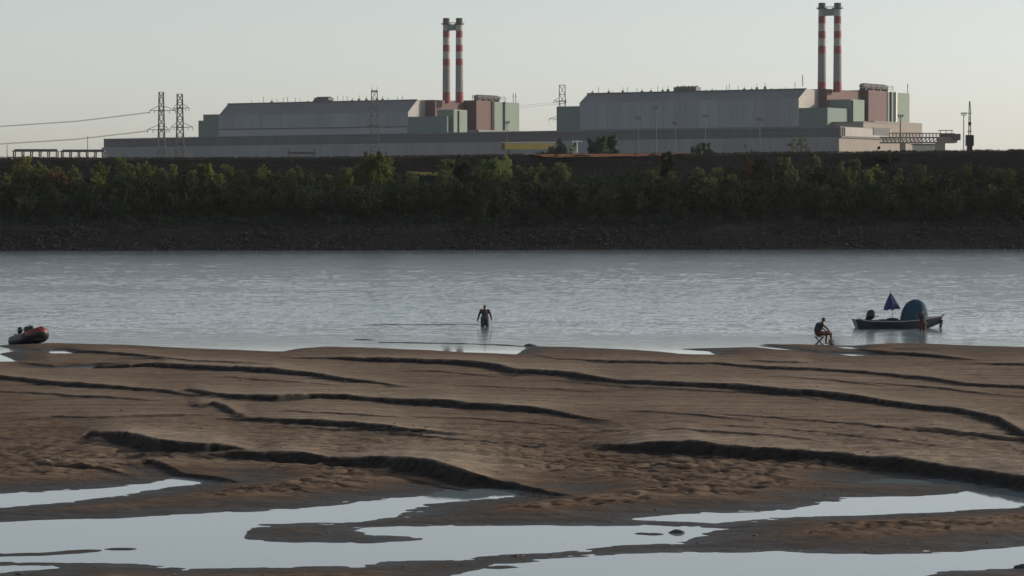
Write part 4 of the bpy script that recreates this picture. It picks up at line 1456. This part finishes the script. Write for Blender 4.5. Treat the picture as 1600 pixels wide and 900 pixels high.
def body(name, J, root, look):
    """one continuous figure from joints J; look = facing direction of the head"""
    m = MB()
    V = {k: Vector(v) for k, v in J.items()}
    m.capsule(V['pelvis'] - V['side'] * .075, V['pelvis'] + V['side'] * .075, .125, .125)
    m.capsule(V['pelvis'], V['belly'], .135, .135)
    m.capsule(V['belly'], V['chest'], .135, .15)
    m.capsule(V['chest'] - V['side'] * .09, V['chest'] + V['side'] * .09, .12, .12)
    m.capsule(V['chest'], V['neck'], .125, .075)
    m.capsule(V['neck'], V['head'], .066, .068)
    lk = Vector(look).normalized()
    up = (V['head'] - V['neck']).normalized()
    hc = V['head'] + up * .05
    s_ = lk.cross(Vector((0, 0, 1))).normalized()
    rot = Matrix((s_, lk, s_.cross(lk))).transposed()
    m.ell(hc + up * .02, (.074, .094, .105), rot=rot)
    m.ell(hc - up * .055 + lk * .03, (.054, .06, .058), rot=rot)
    m.capsule(hc + lk * .088 + up * .015, hc + lk * .108 - up * .022, .010, .014, 8)     # nose
    m.capsule(hc + lk * .082 - up * .055 - s_ * .02, hc + lk * .082 - up * .055 + s_ * .02, .009, .009, 8)  # mouth
    for q in (-1, 1):
        m.ell(hc + s_ * q * .078 - lk * .005, (.012, .022, .034), rot=rot)
        m.ell(hc + s_ * q * .03 + lk * .08 + up * .022, (.014, .012, .010), rot=rot)
    for q in 'LR':
        m.capsule(V['chest'] + (V['sh' + q] - V['chest']) * .5, V['sh' + q], .09, .066)
        m.capsule(V['sh' + q], V['el' + q], .058, .043)
        m.capsule(V['el' + q], V['wr' + q], .043, .029)
        hand(m, V['wr' + q], V['wr' + q] - V['el' + q] if 'hd' + q not in V else V['hd' + q], V.get('pn' + q, Vector((0, -1, 0))), .35)
        m.capsule(V['pelvis'] + (V['hip' + q] - V['pelvis']) * .6, V['hip' + q], .11, .10)
        m.capsule(V['hip' + q], V['kn' + q], .092, .062)
        m.capsule(V['kn' + q], V['an' + q], .06, .04)
        m.capsule(V['an' + q], V['to' + q], .045, .032)
    o = m.build(name, SKIN, root, local=True)
    remesh(o, .0075, 3)
    # hair or cap
    h = MB(); h.ell(hc + up * .038 - lk * .012, (.081, .099, .09), rot=rot)
    return o, V, hc, up, lk, s_, rot


def garment(name, segs, mat_, root):
    m = MB()
    for a, b, ra, rb in segs:
        m.capsule(a, b, ra, rb)
    o = m.build(name, mat_, root, local=True)
    remesh(o, .014, 3)
    return o


def person(loc, rz, J, look, label, outfit, hat):
    root = empty('person', loc, label, 'person', rz=rz)
    o, V, hc, up, lk, s_, rot = body('body', J, root, look)
    m = MB()
    if hat == 'cap':
        m.ell(hc + up * .055, (.083, .101, .075), rot=rot)
        m.ell(hc + up * .045 + lk * .11, (.06, .07, .012), rot=rot)
        m.build('cap', CLOTH['cap'], root, smooth=True, local=True)
    else:
        m.ell(hc + up * .04 - lk * .022, (.081, .092, .088), rot=rot)
        m.build('hair', HAIR, root, smooth=True, local=True)
    if 'waders' in outfit:
        sg = [(V['pelvis'] - V['side'] * .08, V['pelvis'] + V['side'] * .08, .165, .165), (V['pelvis'], V['belly'], .175, .175)]
        for q in 'LR':
            sg += [(V['hip' + q], V['kn' + q], .135, .115), (V['kn' + q], V['an' + q], .113, .10), (V['an' + q], V['to' + q], .065, .05)]
        garment('waders', sg, CLOTH['waders'], root)
    if 'shorts' in outfit:
        sg = [(V['pelvis'] - V['side'] * .08, V['pelvis'] + V['side'] * .08, .14, .14)]
        for q in 'LR':
            sg += [(V['hip' + q], V['hip' + q].lerp(V['kn' + q], .75), .112, .095)]
        garment('shorts', sg, CLOTH['shorts'], root)
    for nm in ('shirt', 'vest'):
        if nm in outfit:
            sg = [(V['pelvis'].lerp(V['belly'], .6), V['belly'], .168, .172), (V['belly'], V['chest'], .172, .18), (V['chest'] - V['side'] * .1, V['chest'] + V['side'] * .1, .133, .133), (V['chest'], V['neck'].lerp(V['chest'], .35), .14, .085)]
            for q in 'LR':
                sg += [(V['chest'] + (V['sh' + q] - V['chest']) * .5, V['sh' + q], .102, .078)]
                if nm == 'shirt':
                    sg += [(V['sh' + q], V['el' + q], .078, .062), (V['el' + q], V['wr' + q].lerp(V['el' + q], .12), .06, .046)]
            garment(nm, sg, CLOTH[nm], root)
    return root


def standing(spread=.11, arm=.17, lean=0.0):
    return dict(side=(1, 0, 0), pelvis=(0, 0, .95), belly=(0, .01 + lean * .3, 1.12), chest=(0, 0 + lean * .7, 1.32), neck=(0, -.01 + lean, 1.49), head=(0, .01 + lean * 1.2, 1.565),
                shL=(-.2, lean * .8, 1.43), shR=(.2, lean * .8, 1.43), elL=(-.2 - arm * .7, -.03 + lean, 1.14), elR=(.2 + arm * .7, -.03 + lean, 1.16), wrL=(-.2 - arm * 1.05, .05 + lean, .90), wrR=(.2 + arm * 1.0, .05 + lean, .94),
                hipL=(-.1, 0, .92), hipR=(.1, 0, .92), knL=(-spread - .01, .03, .5), knR=(spread + .03, .05, .5), anL=(-spread - .02, -.02, .09), anR=(spread + .05, 0, .09), toL=(-spread - .04, .15, .04), toR=(spread + .08, .17, .04))


g = at_z(757.5, 511, 0)
person((g.x, g.y, -.42), 0.0, standing(.11, .17), (0.1, 1, -.15), 'person in dark waders wading knee deep in the river, arms hanging at the sides', ('waders', 'shirt'), 'hair').scale = (1.08, 1.08, 1.0)

g = at_z(1441.5, 520, 0)
J = standing(.09, .05, .06)
J.update(elR=(.26, .2, 1.2), wrR=(.14, .42, 1.08), elL=(-.26, .16, 1.18), wrL=(-.12, .40, 1.06))
person((g.x, g.y, -.38), 0.25, J, (0.0, 1, -.35), 'person with bare legs standing in the water beside the boat, hands on its side', ('shorts', 'vest'), 'hair')

# seated angler, facing right along +x
g = at_z(1283, 541, 0)
zs_ = zsand(g.x, g.y)
zs_ = max(zs_, -.06)
seat_h = .46
S = dict(side=(0, 1, 0), pelvis=(-.08, 0, seat_h + .11), belly=(-.12, 0, seat_h + .28), chest=(-.05, 0, seat_h + .47), neck=(.08, 0, seat_h + .63), head=(.13, 0, seat_h + .71),
         shL=(-.01, .19, seat_h + .56), shR=(-.01, -.19, seat_h + .56), elL=(.22, .24, seat_h + .34), elR=(.24, -.23, seat_h + .33), wrL=(.38, .13, seat_h + .20), wrR=(.40, -.10, seat_h + .19),
         hdL=(.7, -.5, -.25), hdR=(.7, .45, -.25), pnL=(0, 0, -1), pnR=(0, 0, -1),
         hipL=(-.02, .11, seat_h + .10), hipR=(-.02, -.11, seat_h + .10), knL=(.40, .17, seat_h + .12), knR=(.42, -.16, seat_h + .11), anL=(.36, .17, .09), anR=(.44, -.17, .09), toL=(.53, .18, .04), toR=(.60, -.18, .04))
person((g.x - .04, g.y, zs_), 0.35, S, (1, .1, -.25), 'bare-armed person sitting hunched on a folding stool at the edge of the sandbar', ('shorts', 'vest'), 'hair').scale = (1.2, 1.3, 1.08)
M_CHAIR = new_mat('dark red stool cloth', (.04, .016, .016), .8, .2, 6)
ch = empty('folding_stool', (g.x - .1, g.y, zs_), 'low dark folding stool under the sitting angler', 'stool')
c = ch.location
m = MB(); m.box((c.x, c.y, c.z + seat_h - .03), (.46, .44, .035)); m.build('seat', M_CHAIR, ch)
for a, b in (((-.21, -.2), (.21, -.2)), ((.21, -.2), (-.21, -.2)), ((-.21, .2), (.21, .2)), ((.21, .2), (-.21, .2))):
    m = MB(); m.tube([(c.x + a[0], c.y + a[1], c.z), (c.x + b[0], c.y + b[1], c.z + seat_h - .04)], .022, 6); m.build('leg', M_DKSTEEL, ch)
m = MB(); g2 = at_z(1299, 538.5, 0)
bz = empty('bait_bucket', (g2.x, g2.y, max(zsand(g2.x, g2.y), -.05)), 'small dark bucket at the feet of the sitting angler', 'bucket')
n = 16
c2 = bz.location
m.tube([(c2.x, c2.y, c2.z), (c2.x, c2.y, c2.z + .26)], [.12, .16], n); m.build('bucket_body', M_DKSTEEL, bz)
m = MB(); m.tube([(c2.x, c2.y, c2.z + .245), (c2.x, c2.y, c2.z + .275)], .172, n); m.build('rim', M_DKSTEEL, bz)
m = MB(); m.tube([(c2.x + .16 * math.cos(a), c2.y, c2.z + .26 + .12 * math.sin(a)) for a in np.linspace(0, PI, 9)], .008, 5); m.build('handle', M_STEEL, bz)

# ------------------------------------------------------------------ the angling boat
M_HULL = new_mat('dark blue hull paint', (.022, .026, .042), .4, .4, 2)
M_GUN = new_mat('scuffed pale gunwale', (.30, .30, .31), .5, .3, 3)
M_ENG = new_mat('black engine cowl', (.012, .012, .014), .35, .2, 4)
M_BLUE = new_mat('navy umbrella cloth', (.014, .026, .10), .8, .15, 3)
M_TEAL = new_mat('dark teal tent cloth', (.010, .046, .08), .8, .2, 2)
p0 = at_z(1341, 514, 0); p1 = at_z(1470, 514, 0)
L_ = 4.95
bo = empty('fishing_boat', ((p0.x + p1.x) / 2 + .1, (p0.y + p1.y) / 2 + .8, 0), 'dark flat fishing boat with outboard motor moored in the shallows', 'boat', rz=.05)


def hull_section(t):
    """t 0 stern .. 1 bow: half beam at sheer, at chine, sheer z, chine z"""
    be = .78 * (1 - max(0, (t - .55) / .45) ** 2 * .86)
    ch_ = .60 * (1 - max(0, (t - .5) / .5) ** 2 * .95)
    sh = .40 + .05 * (1 - t) + .30 * max(0, (t - .45) / .55) ** 1.7 + .10 * max(0, (.12 - t) / .12)
    kz = -.14 + .46 * max(0, (t - .72) / .28) ** 1.6
    return be, ch_, sh, kz


NS = 22
m = MB(); v, f = [], []
for i in range(NS + 1):
    t = i / NS
    x = -L_ / 2 + L_ * t
    be, chn, sh, kz = hull_section(t)
    rake = -.22 * (1 - t / .08) if t < .08 else 0
    row = []
    for y, z in ((be, sh), (chn, kz + .06), (0, kz), (-chn, kz + .06), (-be, sh), (-be + .05, sh), (-chn + .06, kz + .12), (0, kz + .06), (chn - .06, kz + .12), (be - .05, sh)):
        xx = x + (rake * (z - kz) / .6 if t < .08 else 0) + (.0 if t < .9 else .22 * (t - .9) / .1 * (z - kz))
        row.append((xx, y, z))
    v += row
for i in range(NS):
    for k in range(10):
        k2 = (k + 1) % 10
        f.append((i * 10 + k, i * 10 + k2, (i + 1) * 10 + k2, (i + 1) * 10 + k))
f.append((0, 1, 2, 3, 4, 5, 6, 7, 8, 9)); f.append(tuple(NS * 10 + k for k in range(9, -1, -1)))
f.append((0, 4, 3, 2, 1))
m.add(v, f); m.build('hull', M_HULL, bo, local=True)
for sg in (-1, 1):
    m = MB()
    m.tube([(-L_ / 2 + L_ * t + (.13 if t > .98 else 0), sg * hull_section(t)[0], hull_section(t)[2] + .015) for t in np.linspace(.02, 1, 24)], .03, 6)
    m.build('gunwale', M_GUN, bo, local=True)
for x in (-1.3, .2, 1.45):
    m = MB(); b_ = hull_section((x + L_ / 2) / L_)[0] - .08
    m.box((x, 0, .30), (.3, 2 * b_, .04)); m.build('thwart', M_GUN, bo, local=True)
mo = MB()
mo.ell((-1.74, -.15, .82), (.27, .21, .31), rot=Matrix.Rotation(.35, 3, 'Y')); mo.tube([(-1.86, -.15, .62), (-2.02, -.15, .30), (-2.1, -.15, .1)], [.19, .15, .12], 10)
mo.box((-2.05, -.15, .33), (.28, .3, .34))
mot = mo.build('outboard_motor', M_ENG, bo, smooth=True, local=True)
m = MB(); m.tube([(-1.62, -.15, .66), (-1.25, -.2, .74)], .025, 6)
tl = m.build('tiller', M_ENG, mot, local=True)
m = MB(); m.box((-1.56, -.15, .78), (.05, .27, .34)); m.build('cowl_cap', M_GUN, mot, local=True)
m = MB(); m.tube([(2.45, -.02, .62), (2.63, -.02, .80)], .045, 6); m.box((2.62, 0, .8), (.1, .22, .07)); m.build('bow_fitting', M_GUN, bo, local=True)
m = MB(); m.tube([(2.52, -.12, .50), (2.42, -.12, .02)], [.075, .085], 8); m.build('fender', M_ENG, bo, local=True)
m = MB(); m.box((-.75, -.1, .47), (.9, .5, .16)); m.ell((-.45, -.15, .52), (.4, .3, .12)); m.build('gear_cover', M_ENG, bo, local=True)

ub = empty('umbrella', (bo.location.x - .36, bo.location.y + .1, .36), 'navy blue half-folded umbrella on a thin pole standing in the boat', 'umbrella')
tilt = Matrix.Rotation(-.09, 3, 'Y')
m = MB(); m.tube([tilt @ Vector((0, 0, z)) for z in (0, 1.75)], .014, 8); m.build('pole', M_STEEL, ub, local=True)
m = MB(); n = 16; v = [tilt @ Vector((0, 0, 1.78))]
for ring_, (rad, zz) in enumerate(((.2, 1.46), (.37, 1.12), (.53, .74))):
    for k in range(n):
        a = 2 * PI * k / n
        r2 = rad * (1.0 if k % 2 == 0 else .87)
        v.append(tilt @ Vector((r2 * math.cos(a), r2 * math.sin(a), zz + (.0 if k % 2 == 0 else .03) * ring_)))
f = [(0, 1 + k, 1 + (k + 1) % n) for k in range(n)]
for q in range(2):
    f += [(1 + q * n + k, 1 + (q + 1) * n + k, 1 + (q + 1) * n + (k + 1) % n, 1 + q * n + (k + 1) % n) for k in range(n)]
m.add(v, f); cn = m.build('canopy', M_BLUE, ub, local=True)
so = cn.modifiers.new('cloth', 'SOLIDIFY'); so.thickness = .006
m = MB(); m.tube([tilt @ Vector((0, 0, 1.76)), tilt @ Vector((0, 0, 1.86))], [.016, .006], 6); m.build('ferrule', M_STEEL, ub, local=True)

tn_scale = (1.08, 1.05, 1.03)
tn = empty('dome_tent', (bo.location.x + .86, bo.location.y + .05, .38), 'dark teal domed shelter tent set up in the boat', 'tent')
m = MB(); n, mm_ = 28, 14; v, f = [], []
for i in range(mm_ + 1):
    th = PI / 2 * i / mm_
    for k in range(n):
        ph = 2 * PI * k / n
        c_, s2 = math.cos(ph), math.sin(ph)
        e = .62
        rx = .76 * math.copysign(abs(c_) ** e, c_); ry = .62 * math.copysign(abs(s2) ** e, s2)
        rr_ = max(math.cos(th) ** .78, .002)
        sag = 1 - .03 * (abs(math.sin(2 * ph)))
        v.append((rx * rr_ * sag + .1 * math.sin(th), ry * rr_ * sag, 1.27 * math.sin(th) ** .95))
for i in range(mm_):
    for k in range(n):
        k2 = (k + 1) % n
        f.append((i * n + k, i * n + k2, (i + 1) * n + k2, (i + 1) * n + k))
m.add(v, f); sh_ = m.build('shell', M_TEAL, tn, smooth=True, local=True)
so = sh_.modifiers.new('cloth', 'SOLIDIFY'); so.thickness = .006
for q in (1, -1):
    m = MB()
    m.tube([(.77 * math.cos(th) ** .78 * .72 * cx_ + .1 * math.sin(th), q * .63 * math.cos(th) ** .78 * .72 * (1 if cx_ > 0 else 1) * cx_, 1.285 * math.sin(th) ** .95)
            for th, cx_ in [(max(0, PI / 2 - abs(a)), 1 if a > 0 else -1) for a in np.linspace(-PI / 2, PI / 2, 25)]], .012, 6)
    m.build('tent_pole', M_ENG, tn, local=True)
m = MB(); m.tube([(-.08, 0, 1.262), (.14, 0, 1.272)], .03, 6); m.build('ridge_seam', M_ENG, tn, local=True)
tn.scale = tn_scale

# ------------------------------------------------------------------ inflatable dinghy at the left
M_TUBE = new_mat('black rubber tube', (.011, .013, .018), .5, .2, 3)
M_TRED = new_mat('red dinghy fabric', (.15, .010, .009), .5, .15, 3)
M_TWHITE = new_mat('white dinghy trim', (.6, .58, .56), .5, .1, 3)
g = at_z(45, 537, .06)
dg = empty('inflatable_dinghy', (g.x + .05, g.y + .4, max(zsand(g.x, g.y), .0) - .02), 'black inflatable dinghy with a red bow resting on the sand edge at the left', 'dinghy', rz=math.radians(-38))
dg.rotation_euler = (0, math.radians(-9), math.radians(-52))
Lh = 1.08
dg.scale = (1.17, 1.17, 1.2)


def tube_path(sg):
    pts = []
    for t in np.linspace(0, 1, 13):
        x = -Lh + 2 * Lh * t
        y = sg * .44 * (1 - max(0, (t - .62) / .38) ** 2.2)
        z = .25 + .20 * max(0, (t - .5) / .5) ** 2
        pts.append((x, y, z))
    return pts


pl, pr_ = tube_path(1), tube_path(-1)
full = pl + pr_[::-1][1:]
rad = [.12] + [.235] * (len(full) - 2) + [.12]
m = MB(); m.tube(full[:10], [.13] + [.235] * 9, 14); m.build('tube', M_TUBE, dg, smooth=True, local=True)
m = MB(); m.tube(full[-10:], [.235] * 9 + [.13], 14); m.build('tube', M_TUBE, dg, smooth=True, local=True)
m = MB(); m.tube(full[9:-9], .238, 16)
for i_, fc in enumerate(m.f):
    cz_ = sum(m.v[k][2] for k in fc) / len(fc)
    xx_ = sum(m.v[k][0] for k in fc) / len(fc)
    zc_ = .25 + .20 * max(0, ((xx_ + Lh) / (2 * Lh) - .5) / .5) ** 2
    m.m[i_] = 0 if cz_ > zc_ - .03 else 1
m.build('bow', [M_TRED, M_TUBE], dg, smooth=True, local=True)
m = MB(); m.tube([(p[0] * 1.005, p[1] * 1.3, p[2] - .06) for p in full[8:-8]], [.05] + [.075] * (len(full[8:-8]) - 2) + [.05], 8); m.build('rubbing_strake', M_TWHITE, dg, smooth=True, local=True)
m = MB(); m.box((-.05, 0, .16), (1.8, .7, .06)); m.build('floor', M_TUBE, dg, local=True)
m = MB(); m.box((-.9, 0, .36), (.06, .66, .42)); m.build('transom', M_TUBE, dg, local=True)
m = MB(); m.ell((-.92, .0, .74), (.16, .12, .15)); m.tube([(-.98, 0, .66), (-1.04, 0, .2)], [.09, .06], 8); mo2 = m.build('outboard_motor', M_ENG, dg, smooth=True, local=True)
m = MB(); m.tube([(-.8, 0, .72), (-.45, .05, .76)], .022, 6); m.build('tiller', M_ENG, mo2, local=True)
m = MB(); m.box((-.2, 0, .47), (.26, .74, .05)); m.build('thwart', M_TUBE, dg, local=True)
bgp = dg.matrix_basis @ Vector((-.1, .02, .5))
bag = empty('kit_bag', bgp, 'black kit bag heaped in the dinghy', 'bag')
m = MB(); m.ell((0, 0, .17), (.30, .24, .2)); m.ell((.1, -.05, .30), (.17, .15, .12)); m.ell((-.18, .04, .22), (.14, .13, .15)); m.build('sack', M_TUBE, bag, smooth=True, local=True)
m = MB(); m.tube([(-.12 + .24 * k / 8, 0, .36 + .1 * math.sin(PI * k / 8)) for k in range(9)], .016, 6); m.build('strap', M_ENG, bag, local=True)

# ------------------------------------------------------------------ stones, litter, the line on the water
M_ROCK = new_mat('dark wet rock', (.03, .03, .03), .5, .4, 4, bump=.03, bscale=12)
M_ROCKG = new_mat('grey pebble', (.22, .21, .19), .8, .2, 8)


def rock(px, py, size, label, mat_=M_ROCK, z=0.0, flat=.6):
    g = at_z(px, py, z)
    zz = max(zsand(g.x, g.y), 0) - .02
    b = bmesh.new(); bmesh.ops.create_icosphere(b, subdivisions=3, radius=1.0)
    off = rnd.uniform(0, 50)
    for v_ in b.verts:
        k = 1 + .32 * mnoise.noise(v_.co * 1.3 + Vector((off, 0, 0))) + .14 * mnoise.noise(v_.co * 3.1 + Vector((0, off, 0)))
        v_.co = Vector((v_.co.x * size[0] * k, v_.co.y * size[1] * k, max(v_.co.z, -.5) * size[2] * k))
    me = bpy.data.meshes.new('rock'); b.to_mesh(me); b.free()
    me.materials.append(mat_)
    o = bpy.data.objects.new('rock', me); COL.objects.link(o)
    o.location = (g.x, g.y, zz)
    tag(o, label, 'rock')
    return o


rock(1058, 833, (.19, .14, .11), 'dark rock poking out of the pool in the lower middle of the sandbar')
rock(1596, 888, (.17, .13, .10), 'black rock on the wet spit in the lower right corner')
rock(806, 871, (.13, .09, .05), 'small dark clod on the wet sand between the two lower pools')
rock(1110, 849, (.07, .05, .025), 'small pale stone on the sand below the pool with the dark rock', M_ROCKG)
rock(829, 541, (.35, .22, .14), 'dark lump at the tip of the sand spit by the river edge')
g = at_z(811, 871, .03)
m = MB(); zz = zsand(g.x, g.y)
nseg = 10
v, f = [], []
for i in range(nseg + 1):
    a = -.6 + 1.5 * i / nseg
    v += [(g.x + .14 * math.cos(a) - .07, g.y + .05 * math.sin(a), zz + .02 + .03 * math.sin(a * 2 + 1)), (g.x + .19 * math.cos(a) - .07, g.y + .09 * math.sin(a), zz + .05 + .02 * math.cos(a * 3))]
for i in range(nseg):
    f.append((2 * i, 2 * i + 1, 2 * i + 3, 2 * i + 2))
m.add(v, f)
lt = m.build('plastic_scrap', new_mat('faded orange plastic', (.42, .16, .10), .5, .2, 9))
so = lt.modifiers.new('thick', 'SOLIDIFY'); so.thickness = .006
tag(lt, 'small reddish scrap of plastic on the wet sand between the two lower pools', 'litter')
a = at_z(748, 507, 0); b = at_z(582, 507.5, 0)
m = MB()
pts = []
for i in range(41):
    t = i / 40
    p = a.lerp(b, t)
    pts.append((p.x, p.y + .3 * math.sin(t * 9) * t, .012 + .008 * math.sin(t * 60)))
m.tube(pts, .016, 6)  # dark tube added to stand in for a wave line on the water
tag(m.build('wave_line', M_ENG), 'thin dark wave line on the river to the left of the wading person', 'wave')

# pebbles, shells and twigs: uncountable
npb = 1500
pu = nrng.uniform(-.2, .2, npb); pd = 1 / nrng.uniform(1 / 140, 1 / 56, npb)
pX, pY = pu * pd, pd
pZ = sand_height(pX, pY)
ok = pZ > .02
pX, pY, pZ = pX[ok], pY[ok], pZ[ok]
pr = nrng.uniform(.008, .022, len(pX)) * np.where(nrng.random(len(pX)) < .06, 1.8, 1)
st_ = nrng.uniform(1, 3.2, len(pX))
pv = np.zeros((len(pX), len(iv), 3))
for i in range(len(pX)):
    q = iv * np.array([pr[i] * st_[i], pr[i], pr[i] * .7]) * (1 + .2 * nrng.standard_normal((len(iv), 1)))
    pv[i] = q + (pX[i], pY[i], pZ[i] + pr[i] * .3)
pf = (ifc[None] + (np.arange(len(pX)) * len(iv))[:, None, None]).reshape(-1, 3)
pb = np_mesh('pebbles', pv.reshape(-1, 3), pf, new_mat('mixed pebbles and shell', (.11, .095, .08), .8, .75, 1.2))
tag(pb, 'scattered pebbles, shells and twigs on the sandbar', 'pebbles', kind='stuff')

# ------------------------------------------------------------------ haze
HAZE = 0.000036
if HAZE > 0:
    hz_ = MB(); hz_.box((0, 2350, 62), (6600, 5600, 140)).v
    hm = bpy.data.materials.new('thin evening haze'); hm.use_nodes = True
    t = hm.node_tree; t.nodes.clear()
    out = t.nodes.new('ShaderNodeOutputMaterial'); pv = t.nodes.new('ShaderNodeVolumePrincipled')
    pv.inputs['Color'].default_value = (.86, .9, .95, 1); pv.inputs['Density'].default_value = HAZE; pv.inputs['Anisotropy'].default_value = .2
    t.links.new(pv.outputs[0], out.inputs['Volume'])
    ho = hz_.build('haze', hm); ho['kind'] = 'stuff'; ho['label'] = 'thin pale evening haze over the river and plain'; ho['category'] = 'haze'
